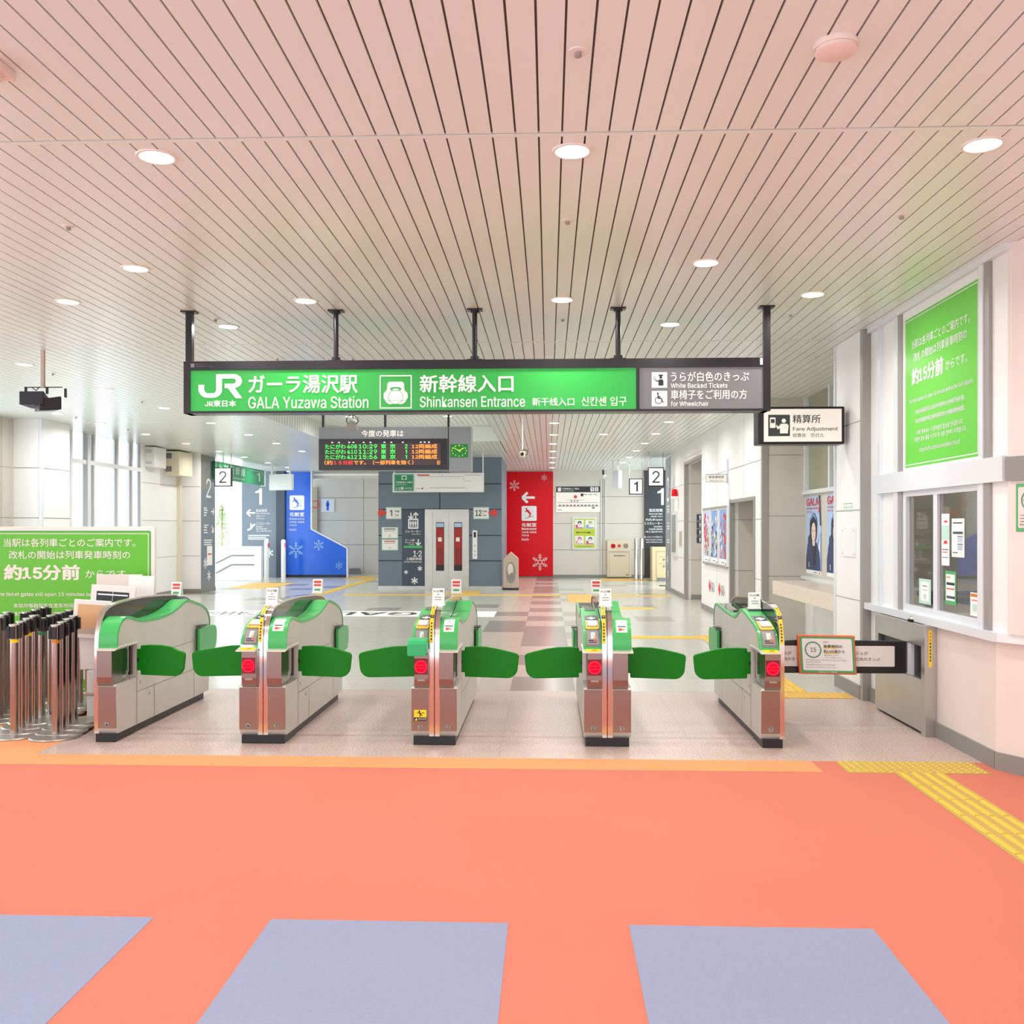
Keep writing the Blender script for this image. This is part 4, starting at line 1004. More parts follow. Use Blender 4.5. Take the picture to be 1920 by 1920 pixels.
# ---------------------------------------------------------------- barrier of the wide passage
t = thing('steel_gate_box', (2.73, 7.43, 0), 'brushed steel gate housing box against the booth wall holding the black barrier flap', 'gate housing')
m = MB().use('steel')
m.box(2.70, 2.77, 6.97, 7.95, 0.02, .40); m.box(2.70, 2.77, 6.97, 7.95, .64, .795); m.box(2.70, 2.77, 7.88, 7.95, .40, .64); m.box(2.755, 2.775, 6.97, 7.95, .02, .795)
m.box(2.695, 2.78, 6.90, 6.97, 0.0, .80); m.build('housing', t, bevel=0.003)
MB().use('alu').box(2.71, 2.75, 7.2, 7.27, .40, .64).use('black').box(2.735, 2.752, 7.3, 7.87, .64, .40).build('hinge_post', t)  # black sheet stands in for the dark inside of the opening
MB().use('black').box(2.735, 2.752, 6.975, 7.2, .40, .64).build('sensor_window', t)
m = MB(); f = Face2(m, (0, 6.90, 0), (1, 0, 0), (0, 0, 1), 0.001)
f.rrect('yellow', 2.722, .50, 2.744, .765, .003); 
for k in range(9): f.rect('amber' if k < 3 else 'ink', 2.729, .735-k*0.024, 2.738, .75-k*0.024, n=0.002)
m.build('caution_sticker', t)
BY = 7.26
t = thing('barrier_flap', (2.2, BY, .4), 'black wide-passage barrier flap with white labels, closed between gate and steel box', 'barrier')
m = MB().use('black').prismy([(1.62, .40), (1.64, .635), (1.9, .652), (2.70, .645), (2.70, .40), (2.1, .398)], BY, BY+.03); m.build('flap_board', t, bevel=0.008)
m = MB(); f = Face2(m, (0, BY, 0), (1, 0, 0), (0, 0, 1), 0.002)
for x in (1.62, 2.19):
    f.rrect('paper_warm', x, .452, x+.42, .608, .008); f.rect('ink', x+.02, .49, x+.105, .57, n=.003); f.wheelchair('paper_warm', x+.062, .53, .07, n=.004)
    f.text('ink_grey', 'うらが', x+.13, .54, x+.22, .565, .01, n=.003); f.text('ink_grey', '白色のきっぷ', x+.13, .495, x+.31, .522, .01, n=.003)
m.build('label', t)
# notice tray leaning on the barrier
t = thing('notice_board', (2.05, BY-.04, .42), 'orange-edged notice with a green ring reading 15, hanging on the black barrier', 'notice')
N0 = BY-.05
def rot2(pts, a, cx, cz):
    return [(cx+(x-cx)*math.cos(a)-(z-cz)*math.sin(a), cz+(x-cx)*math.sin(a)+(z-cz)*math.cos(a)) for x, z in pts]
Uv = Vector((math.cos(-.014), 0, math.sin(-.014))); Vv = Vector((-.055, 0, 1)).normalized()
O = Vector((1.885, N0, .401))
m = MB().use('orange_tray'); P = lambda u, v, d: tuple(O+u*Uv+v*Vv+Vector((0, d, 0)))
c8 = [(0, 0), (.43, 0), (.43, .295), (0, .295)]
m.add([P(u, v, 0) for u, v in c8]+[P(u, v, .025) for u, v in c8], [(0, 1, 2, 3), (7, 6, 5, 4), (0, 4, 5, 1), (1, 5, 6, 2), (2, 6, 7, 3), (3, 7, 4, 0)])
m.build('tray', t, bevel=0.006)
m = MB(); f = Face2(m, O, Uv, Vv, 0.003)
f.N = Vector((0, -1, 0))
f.rect('notice_green', .017, .012, .418, .283); f.rrect('white_paper', .032, .03, .402, .27, .01, n=.004)
f.ring('ring_green', .112, .185, .062, .009, n=.005)
for k in range(12): f.disc('ring_green', .112+.045*math.cos(k*PI/6), .185+.045*math.sin(k*PI/6), .0028, n=.005, k=6)
f.text('ink', '15', .093, .168, .133, .202, 0, n=.006)
f.text('ink_grey', '当駅は', .188, .238, .232, .25, n=.005); f.rect('yellow_ring', .19, .197, .292, .207, n=.0045); f.rect('yellow_ring', .19, .158, .30, .168, n=.0045)
f.text('ink', '発車時刻の', .19, .2, .33, .226, .012, n=.005); f.text('ink', '約15分前から', .19, .161, .345, .188, .012, n=.005)
f.text('ink_grey', '改札を行います', .19, .14, .3, .151, n=.005); f.text('ink_grey', 'しばらくお待ちください', .19, .122, .33, .132, n=.005)
f.text('ink_grey', 'The ticket gates will open 15 minutes before', .052, .102, .355, .113, n=.005); f.text('ink_grey', 'the train departs.', .052, .086, .17, .096, n=.005)
f.text('ink_grey', '本站对每趟列车在发车时间的约15分钟前开始检票', .052, .068, .27, .077, n=.005); f.text('ink_grey', '저희 역에서는 각 열차별로 탑승을 안내합니다', .052, .05, .285, .058, n=.005)
f.text('white_paper', 'JR東日本 ガーラ湯沢駅', .14, .014, .28, .024, .01, n=.005)
m.build('poster_sheet', t)

# ---------------------------------------------------------------- queue posts
def stanchion(label, x, y, z=0, tape=None, first=[None]):
    t = thing('stanchion', (0, 0, 0), label, 'queue post', 'chrome queue barrier posts on the left')
    MB().use('steel').lathe([(0.0, 0.0), (0.175, 0.0), (0.178, 0.006), (0.172, 0.014), (0.04, 0.026), (0.0, 0.026)], (0, 0, 0), n=40).build('base', t, smooth=True)
    MB().use('post_steel').cyl((0, 0, 0.024), (0, 0, .70), 0.027, n=24).build('pole', t, smooth=True)
    m = MB().use('post_steel').cyl((0, 0, .70), (0, 0, .80), 0.031, n=24)
    hd = m.build('head', t, smooth=True)
    MB().use('steel').lathe([(0.0, .80), (0.036, .80), (0.036, .806), (0.0, .808)], (0, 0, 0), n=24).build('top_cap', t, smooth=True)
    m = MB().use('black')
    for a in (0, 90, 180, 270):
        c, s = math.cos(math.radians(a+12)), math.sin(math.radians(a+12))
        v = []
        for zz in (.705, .792):
            for r, w in ((.029, -.016), (.046, -.016), (.046, .016), (.029, .016)): v.append((c*r-s*w, s*r+c*w, zz))
        m.add(v, [(3, 2, 1, 0), (4, 5, 6, 7), (0, 1, 5, 4), (1, 2, 6, 5), (2, 3, 7, 6), (3, 0, 4, 7)])
    m.build('belt_clip', hd)
    if tape: MB().use(tape).cyl((0, 0, .675), (0, 0, .70), 0.0278, n=24).build('tape_mark', t, smooth=True)
    t.location = (x, y, z)
    return t
rows = [('front left row', -3.85, 6.68, (('yellow', 0), (None, 1), ('yellow', 2), (None, 3)), -.012, .11),
        ('front row nearest the gate', -3.535, 6.66, (('amber', 0), (None, 1), (None, 2), (None, 3)), -.012, .11),
        ('middle row with the teal tape', -3.92, 7.17, (('deep_green', 0), (None, 1), (None, 2), (None, 3), (None, 4)), .02, .11),
        ('back left row', -4.33, 7.69, ((None, 0), ('yellow', 1), (None, 2)), .015, .12),
        ('back right row', -4.0, 7.72, ((None, 0), (None, 1), (None, 2)), .03, .12),
        ('far left row', -4.27, 7.2, ((None, 0), (None, 1), (None, 2)), -.03, .11)]
ords = ('first', 'second', 'third', 'fourth', 'fifth')
for nm, x, y, items, dx, dy in rows:
    for tp, i in items:
        z = i*0.0
        stanchion('chrome queue post, %s from the front in the %s' % (ords[i], nm), x+i*dx, y+i*dy, i*0.012, tp)
# big green standing board behind them
t = thing('notice_board', (-4.32, 8.4, 0), 'large green standing notice board behind the queue posts at the left edge', 'notice board')
MB().use('paper_warm').box(-5.10, -3.549, 8.40, 8.44, .0, 1.512).build('board', t, bevel=0.004)
m = MB(); f = Face2(m, (0, 8.40, 0), (1, 0, 0), (0, 0, 1), 0.002)
f.rrect('deep_green', -5.065, .02, -3.583, 1.475, .02); f.rrect('board_green', -5.06, .026, -3.588, 1.468, .02, n=.003)
def rframe(f, m_, u0, v0, u1, v1, w, n): f.frame(m_, u0, v0, u1, v1, w, n)
rframe(f, 'paper_warm', -5.045, .042, -3.603, 1.452, .006, .004)
def notice_text(f, mt, cx, top, W, Hh, n):
    """the text block of the green opening-time notice: centre, top, width unit, height unit"""
    T = lambda s, y0, y1, w, b=0, o=0: f.text(mt, s, cx-w*W/2+o*W, top-y1*Hh, cx+w*W/2+o*W, top-y0*Hh, b, n=n)
    T('当駅は各列車ごとのご案内です。', .0, .074, 1.0, .01); T('改札の開始は列車発車時刻の', .108, .182, .92, .01)
    f.text(mt, '約15分前', cx-.5*W, top-.37*Hh, cx+.08*W, top-.23*Hh, .045, n=n); f.text(mt, 'からです。', cx+.12*W, top-.35*Hh, cx+.46*W, top-.28*Hh, .008, n=n)
    T('The ticket gates will open 15 minutes before the train departs.', .477, .52, 1.12, .012)
    T('本站对每趟列车在发车时间的约15分钟前开始检票。', .575, .615, .85, .012); T('本站對每趟列車在發車時間的約15分鐘前開始檢票。', .65, .69, .85, .012)
    T('저희 역에서는 각 열차별로 탑승을 안내합니다.', .745, .785, .8, .01); T('개찰은 열차 출발 시간의 약 15분 전부터 시작합니다.', .80, .84, .9, .01)
    T('ประตูตรวจตั๋วจะเปิดก่อนเวลารถไฟออก 15 นาที', .885, .935, .7, .01)
notice_text(f, 'paper_warm', -4.33, 1.405, 1.215, 1.02, .004)
for x in (-4.6, -4.2, -3.72): f.rrect('paper_warm', x, .13, x+.025, .36, .01, n=.004); f.rrect('paper_warm', x+.035, .13, x+.06, .36, .01, n=.004); f.rrect('paper_warm', x-.02, .24, x+.08, .42, .02, n=.0045)
m.build('poster_sheet', t)
m = MB().use('alu_dark').box(-4.9, -4.86, 8.44, 8.7, 0, .03); m.box(-3.7, -3.66, 8.44, 8.7, 0, .03); m.build('foot', t)
# frames and boards leaning behind the first gate
def leaning(name, x0, x1, z0, z1, y, label, mt, tilt, lean=.12, inner=None, inset=.03, d=.02):
    t = thing(name, ((x0+x1)/2, y, z0), label, 'board')
    Uv = Vector((math.cos(tilt), 0, math.sin(tilt))); Vv = Vector((-math.sin(tilt), lean, math.cos(tilt))).normalized(); N = Uv.cross(Vv)
    O = Vector((x0, y, z0)); w, h = x1-x0, z1-z0
    m = MB().use(mt); P = lambda u, v, q: tuple(O+u*Uv+v*Vv+q*N)
    c4 = [(0, 0), (w, 0), (w, h), (0, h)]
    m.add([P(u, v, 0) for u, v in c4]+[P(u, v, d) for u, v in c4], [(3, 2, 1, 0), (4, 5, 6, 7), (0, 1, 5, 4), (1, 2, 6, 5), (2, 3, 7, 6), (3, 0, 4, 7)])
    m.build('panel', t, bevel=.004)
    if inner:
        m = MB(); f = Face2(m, O, Uv, Vv, d+.002); f.rect(inner, inset, inset, w-inset, h-inset)
        if inner == 'black': f.line('joint', (w*.5, inset), (w*.5, h-inset), .008, d+.003); f.line('alu', (inset*1.2, h-inset*1.5), (w-inset*1.2, h-inset*1.5), .012, d+.003)
        if inner == 'wood_light': f.poly('kraft', [(inset, inset), (w-inset, inset), (w-inset, inset+.06), (inset, inset+.03)], d+.003)
        m.build('inset', t)
leaning('leaning_board', -3.69, -3.40, .655, .95, 7.2, 'white board with pale wood centre leaning behind the leftmost gate', 'paper_warm', -.06, .05, 'wood_light', .035)
leaning('leaning_board', -3.78, -3.41, .40, 1.04, 7.6, 'white frame with black picture, standing behind the leftmost gate', 'paper_warm', -.06, .05, 'black', .05)
leaning('leaning_board', -3.90, -3.50, .40, 1.10, 8.02, 'plain grey-white board standing rearmost left behind the first gate', 'booth_panel', .0, .03)
leaning('leaning_board', -3.56, -3.34, .40, 1.10, 7.85, 'plain white board with curled edge rearmost right behind the first gate', 'white_paper', -.03, .03)
leaning('leaning_board', -3.63, -3.42, .40, .655, 7.22, 'small white sheet board low behind the leftmost gate', 'paper_warm', .05, .05)
t = tag(MB().use('paper_warm').box(-3.58, -3.24, 7.2, 8.1, 0, .40).use('kraft').box(-3.59, -3.23, 7.19, 8.11, .2, .23).build('crate', bevel=.01), 'pale crate behind the leftmost gate holding the leaning boards', 'crate')

# ---------------------------------------------------------------- departure board with clock
t = thing('departure_board', (-1.81, 11.0, 2.168), 'grey hanging departure board with green and orange LED train times and a clock', 'departure board')
m = MB().use('board_grey').box(-2.695, -1.175, 11.0, 11.25, 2.175, 2.68).use('board_grey').box(-1.165, -.905, 11.0, 11.25, 2.16, 2.68)
f = Face2(m, (0, 11.0, 0), (1, 0, 0), (0, 0, 1), 0.004)
f.text('sign_white_lit', '今度の発車は', -2.19, 2.565, -1.695, 2.645, .012)
m.build('casing', t, bevel=.004)
m = MB().use('led_black').box(-2.688, -1.183, 10.975, 11.0, 2.178, 2.54)
f = Face2(m, (0, 10.975, 0), (1, 0, 0), (0, 0, 1), 0.004)
f.rect('led_dim', -2.62, 2.232, -1.256, 2.487)
for x0 in (-2.54, -2.46, -2.34, -2.29, -2.17, -2.09, -1.925, -1.845, -1.71, -1.50, -1.455, -1.405): f.rect('sign_face', x0, 2.492, x0+.022, 2.506)
for i, (no, tm, pf) in enumerate((('408', '10:29', '2'), ('410', '11:29', '1'), ('412', '15:56', '1'))):
    z = 2.426-i*.0615; h = .052
    f.text('led_green', 'たにがわ', -2.612, z, -2.37, z+h, .004, n=.006); f.text('led_green', no, -2.352, z+.004, -2.237, z+h-.004, .004, n=.006)
    f.text('led_green', tm, -2.217, z+.003, -2.0, z+h-.003, .004, n=.006); f.text('led_green', '東', -1.955, z, -1.895, z+h, .004, n=.006); f.text('led_green', '京', -1.85, z, -1.785, z+h, .004, n=.006)
    f.text('led_green', pf, -1.68, z+.003, -1.64, z+h-.003, .004, n=.006, keep='c'); f.text('led_orange', '12両編成', -1.594, z, -1.297, z+h, .004, n=.006)
z = 2.238
f.text('led_orange', '（約', -2.62, z, -2.525, z+.052, .004, n=.006); f.text('led_red', '１５分前', -2.51, z+.002, -2.285, z+.05, .004, n=.006)
f.text('led_orange', 'です。（一部列車を除く）', -2.275, z, -1.575, z+.052, .004, n=.006); f.text('led_orange', 'お', -1.30, z, -1.26, z+.05, .004, n=.006)
m.build('led_panel', t)
m = MB(); f = Face2(m, (0, 11.0, 0), (1, 0, 0), (0, 0, 1), 0.004); cx, cz = -1.044, 2.40
f.rect('clock_green', -1.147, 2.323, -.942, 2.479)
for k in range(12):
    a = PI/2-k*PI/6; f.text('clock_hand', str(k or 12), cx+.083*math.cos(a)-.009, cz+.062*math.sin(a)-.007, cx+.083*math.cos(a)+.009, cz+.062*math.sin(a)+.007, .03, n=.006, keep='c')
f.line('clock_hand', (cx, cz), (cx+.055, cz+.033), .007, n=.007); f.line('clock_hand', (cx+.02, cz-.012), (cx-.06, cz+.034), .005, n=.008); f.disc('clock_hand', cx, cz, .008, n=.009, k=10)
m.build('clock', t)
for x in (-2.67, -1.93, -1.18):
    MB().use('black_satin').box(x-.012, x+.012, 11.1, 11.13, 2.68, H).build('hanger_pole', t)

# hanging microphone-like camera in front of the board
def cam_box(name, x, y, z, label, mt='cream_box', s=1.0, yaw=0.0):
    t = thing(name, (x, y, z), label, 'camera')
    MB().use('alu').cyl((x, y, z+.07*s), (x, y, H), .01*s, n=10).build('drop_pole', t)
    MB().use('alu_dark').lathe([(.05*s, 0), (.045*s, -.012)], (x, y, H), n=16).build('ceiling_plate', t)
    m = MB().use(mt).box(x-.04*s, x+.04*s, y-.09*s, y+.09*s, z-.04*s, z+.04*s); m.use('black').cyl((x, y-.085*s, z), (x, y-.10*s, z), .026*s, n=16)
    m.build('body', t, bevel=.006*s)
    MB().use('black').tube([(x+.03*s, y+.09*s, z), (x+.07*s, y+.1*s, z+.01), (x+.075*s, y+.06*s, z+.06*s), (x+.01, y, z+.08*s)], .005*s).build('cable', t)
    return t
cam_box('surveillance_camera', -.39, 14.0, 2.587, 'small white box camera hanging from the ceiling before the red wall')
t = thing('surveillance_camera', (-2.16, 9.6, 2.5), 'pale hanging camera with looped black cable in front of the departure board', 'camera')
x, y, z = -2.0, 9.6, 2.56
MB().use('black').cyl((x, y, z+.06), (x, y, H), .006, n=8).build('drop_pole', t)
MB().use('joint').lathe([(.0, .05), (.03, .045), (.05, .02), (.055, -.03), (.045, -.055), (0, -.06)], (x, y, z), n=20).use('joint').box(x-.045, x+.05, y-.09, y+.03, z-.06, z-.01).build('body', t, smooth=True)
m = MB().use('black')
for s_ in (-1, 1): m.tube([(x+s_*.01, y-.03, z+.1), (x+s_*.055, y-.03, z+.06), (x+s_*.06, y-.03, z+.02), (x+s_*.03, y-.03, z-.005)], .005, n=8)
m.build('cable', t)

# ---------------------------------------------------------------- hanging loudspeakers
t = thing('loudspeaker', (-4.9, 9.0, 2.64), 'pair of black loudspeakers on one ceiling pole at the upper left', 'loudspeaker')
MB().use('kraft').box(-4.918, -4.888, 8.985, 9.015, 2.86, H).build('ceiling_pole', t)
def spk(x0, x1, y, z0, z1, d, yaw):
    m = MB().use('black'); v = []
    c, s_ = math.cos(yaw), math.sin(yaw); cx = (x0+x1)/2
    for (a, b, zz) in ((x0, 0, z0), (x1, 0, z0), (x1, 0, z1), (x0, 0, z1), (x0+.035, d, z0-.0), (x1-.035, d, z0-.0), (x1-.035, d, z1-.02), (x0+.035, d, z1-.02)):
        v.append((cx+(a-cx)*c-b*s_, y+(a-cx)*s_+b*c, zz-b*.12))
    m.add(v, [(0, 1, 2, 3), (7, 6, 5, 4), (0, 4, 5, 1), (1, 5, 6, 2), (2, 6, 7, 3), (3, 7, 4, 0)])
    o = m.build('cabinet', t, bevel=.008)
    m = MB().use('black_satin'); w = [v[0], v[1], v[2], v[3]]
    cc = [sum(p[k] for p in w)/4 for k in range(3)]
    m.add([tuple(cc[k]+(p[k]-cc[k])*.92-(0.004*(-s_), 0.004*c, 0)[k] for k in range(3)) for p in w], [(0, 1, 2, 3)]); m.build('grille', o)
spk(-5.10, -4.86, 8.93, 2.69, 2.82, .17, 0.03)
spk(-4.93, -4.72, 9.12, 2.655, 2.785, .19, 2.4)
m = MB().use('black').box(-5.07, -4.72, 9.0, 9.02, 2.862, 2.87)
for x, y, z0 in ((-5.07, 8.98, 2.80), (-4.86, 8.98, 2.80), (-4.74, 9.1, 2.78)): m.box(x-.006, x+.006, y, y+.03, z0, 2.868)
m.tube([(-5.02, 8.99, 2.868), (-4.96, 8.98, 2.83), (-4.93, 8.99, 2.87)], .004); m.build('bracket', t)

# ---------------------------------------------------------------- fare adjustment sign
t = thing('fare_adjustment_sign', (2.33, 8.7, 2.26), 'dark-framed box sign for fare adjustment sticking out from the right column', 'sign')
m = MB().use('black_satin').prismy([(1.905, 2.262), (2.685, 2.262), (2.685, 2.605), (1.905, 2.605)], 8.7, 8.9); m.build('frame', t, bevel=.012)
m = MB(); f = Face2(m, (0, 8.7, 0), (1, 0, 0), (0, 0, 1), 0.002); f.rect('sign_face', 1.955, 2.285, 2.655, 2.582)
f.rect('graphic_black', 1.995, 2.335, 2.19, 2.53, n=.003); f.rrect('sign_face', 2.01, 2.41, 2.06, 2.505, .006, n=.004); f.rect('graphic_black', 2.018, 2.455, 2.052, 2.49, n=.005); f.disc('sign_face', 2.135, 2.475, .02, n=.004, k=14)
f.poly('sign_face', [(2.10, 2.36), (2.17, 2.36), (2.178, 2.43), (2.165, 2.448), (2.11, 2.448), (2.085, 2.42), (2.07, 2.44), (2.065, 2.425), (2.08, 2.395), (2.10, 2.41)], n=.004)
f.text('ink', '精算所', 2.215, 2.452, 2.465, 2.53, .01, n=.003); f.text('ink', 'Fare Adjustment', 2.218, 2.375, 2.62, 2.418, .006, n=.003)
f.text('ink', '结算处', 2.215, 2.325, 2.335, 2.362, 0, n=.003); f.text('ink', '정산소', 2.375, 2.325, 2.495, 2.362, 0, n=.003)
m.build('sign_plate', t)
# station office sign on the white wall
t = thing('office_sign', (2.7, 15.2, 2.2), 'small white station office sign projecting from the white wall', 'sign')
m = MB().use('sign_face').box(2.5, 2.84, 15.2, 15.22, 2.23, 2.36); f = Face2(m, (0, 15.2, 0), (1, 0, 0), (0, 0, 1), 0.003)
f.text('ink_grey', '駅長事務室', 2.55, 2.29, 2.79, 2.335, .01); f.text('ink_grey', "Station Master's Office", 2.56, 2.25, 2.78, 2.268); f.frame('joint', 2.5, 2.23, 2.84, 2.36, .008); m.build('sign_plate', t)
MB().use('alu').box(2.83, 2.86, 15.2, 15.23, 2.2, 2.6).build('bracket', t)

# ---------------------------------------------------------------- green notice over the booth window
t = thing('window_poster', (BX, 6.85, 1.95), 'tall green opening-time poster on the booth wall above the counter window', 'poster')
m = MB(); f = Face2(m, (BX, 0, 0), (0, -1, 0), (0, 0, 1), 0.002)
f.rect('white_gloss', -7.53, 1.942, -6.21, 3.17); f.rrect('poster_green', -7.50, 1.965, -6.225, 3.115, .02, n=.003); f.frame('white_gloss', -7.485, 1.982, -6.24, 3.098, .007, n=.004)
f2 = f
notice_text(f2, 'white_gloss', -6.86, 2.93, 1.0, .93, .004)
m.build('poster_sheet', t)
# counter window papers
def paper(y0, y1, z0, z1, label, marks, x=BX+.018, mt='white_paper', name='notice_paper'):
    m = MB(); f = Face2(m, (x, 0, 0), (0, -1, 0), (0, 0, 1), 0.001)
    m.use(mt).box(x-.0008, x, y0, y1, z0, z1)
    W_, H_ = y1-y0, z1-z0
    for mk, a, b, c, d in marks: f.rect(mk, -y1+a*W_, z0+b*H_, -y1+c*W_, z0+d*H_, n=.002)
    return tag(m.build(name), label, 'notice')
paper(6.73, 6.86, 1.235, 1.60, 'long paper with red and mint print high on the right window pane', [('red_print', .35, .83, .75, .87), ('mint', .05, .5, .95, .78), ('red_print', .3, .42, .75, .48), ('ink_grey', .1, .3, .9, .32), ('red_print', .1, .25, .8, .265), ('ink_grey', .1, .15, .9, .165)])
paper(6.49, 6.69, 1.30, 1.565, 'white paper with blue timetable lines beside the long red paper', [('ink', .1, .87, .85, .9), ('navy', .1, .6, .9, .66), ('navy', .45, .53, .9, .55), ('navy', .45, .33, .9, .35)]+[('blue_pale', .5+.08*k, .38, .53+.08*k, .52) for k in range(5)]+[('blue_pale', .5+.08*k, .18, .53+.08*k, .32) for k in range(5)]+[('ink_grey', .1, .1, .5, .13)])
paper(6.62, 6.80, .965, 1.20, 'green-edged notice low on the right window pane', [('white_paper', .1, .12, .9, .9), ('wood_light', .15, .78, .5, .84), ('ink', .15, .58, .88, .66), ('red_print', .15, .45, .85, .49), ('navy', .15, .18, .9, .26)], mt='notice_green')
paper(6.265, 6.40, .92, 1.075, 'small white paper with orange header at the lower right window corner', [('amber', .05, .82, .95, .95), ('mint', .25, .2, .7, .5), ('red_print', .15, .65, .8, .69)])
paper(7.05, 7.27, .935, 1.12, 'mint-framed notice low on the left window pane', [('white_paper', .15, .12, .85, .88), ('ink_grey', .3, .7, .7, .74), ('ink_grey', .42, .2, .46, .4), ('ink_grey', .54, .2, .58, .4), ('ink_grey', .3, .55, .7, .57)], mt='mint')
# service bell
t = thing('service_bell', (2.745, 7.24, .80), 'small chrome service bell on the ledge below the counter window', 'bell')
x, y = 2.742, 7.24
MB().use('black').lathe([(.042, 0.0), (.044, .01), (.03, .014), (0, .014)], (x, y, .80), n=24).build('base', t, smooth=True)
MB().use('chrome').lathe([(.036, .016), (.033, .026), (.02, .037), (.006, .04), (.005, .046), (.0, .047)], (x, y, .80), n=24).build('dome', t, smooth=True)
# booth interior things
t = thing('desk', (4.2, 7.0, 0), 'grey office desk inside the booth behind the window', 'desk')
MB().use('desk_grey').box(3.1, 4.6, 6.3, 8.1, .93, .97).build('desk_top', t)
for x, y in ((3.15, 6.35), (4.5, 6.35), (3.15, 8.0), (4.5, 8.0)): MB().use('desk_grey').box(x, x+.05, y, y+.05, 0, .93).build('leg', t)
t = thing('monitor', (3.9, 7.6, .97), 'blue-screened monitor on the desk inside the booth', 'monitor')
MB().use('black').box(3.6, 4.2, 7.6, 7.63, 1.07, 1.42).build('housing', t, bevel=.01); m = MB(); f = Face2(m, (0, 7.6, 0), (1, 0, 0), (0, 0, 1), .002); f.rect('screen_blue', 3.62, 1.09, 4.18, 1.40); m.build('screen', t)  # screen is a plain blue fill
MB().use('black').box(3.86, 3.94, 7.61, 7.64, .97, 1.1).build('stand', t)
t = tag(MB().use('kraft').box(3.2, 3.5, 6.9, 7.2, .97, 1.03).use('white_paper').box(3.22, 3.48, 6.92, 7.15, 1.03, 1.05).build('paper_stack'), 'stack of papers on the desk inside the booth', 'papers')
# green clock notice on the angled wall
dv = Vector((.5, -.85, 0)).normalized()
t = thing('wall_notice', (2.82, 5.78, 1.47), 'green-edged clock notice on the angled booth corner at the right edge', 'notice')
m = MB(); O = Vector((BX, 5.85, 0))+dv*.055; f = Face2(m, O, dv, (0, 0, 1), .004)
f.rect('notice_green', 0, 1.478, .30, 1.765); f.rrect('booth_panel', .015, 1.50, .285, 1.745, .01, n=.006); f.ring('ring_green', .10, 1.665, .065, .008, n=.008)
for k in range(12): f.line('ink', (.10+.045*math.cos(k*PI/6), 1.665+.045*math.sin(k*PI/6)), (.10+.052*math.cos(k*PI/6), 1.665+.052*math.sin(k*PI/6)), .003, n=.008)
for k, s_ in enumerate(('The ticket gates will', 'the train departs.', 'open 15 minutes', 'before')): f.text('ink', s_, .03, 1.57-k*.018, .2-k*.02, 1.58-k*.018, .01, n=.008)
m.build('poster_sheet', t)
# column notices
m = MB().use('white_paper').box(2.725, 2.73, 8.61, 8.85, 1.655, 1.725); f = Face2(m, (2.725, 0, 0), (0, -1, 0), (0, 0, 1), .001)
f.frame('notice_green', -8.85, 1.655, -8.61, 1.725, .006); f.rect('notice_green', -8.85, 1.687, -8.61, 1.692); f.rect('notice_green', -8.8, 1.668, -8.75, 1.674); f.rect('notice_green', -8.71, 1.668, -8.66, 1.674)
tag(m.build('column_label'), 'tiny green-lined label on the white column below the fare sign', 'label')
t = thing('access_panel', (2.72, 8.72, 1.24), 'thin square access plate with four screws on the white column', 'access plate')
MB().use('wall_white').box(2.722, 2.729, 8.53, 8.92, 1.24, 1.51).build('plate', t, bevel=.002)
for y, z in ((8.56, 1.27), (8.89, 1.27), (8.56, 1.48), (8.89, 1.48)): MB().use('alu').cyl((2.722, y, z), (2.716, y, z), .012, n=12).build('screw', t)

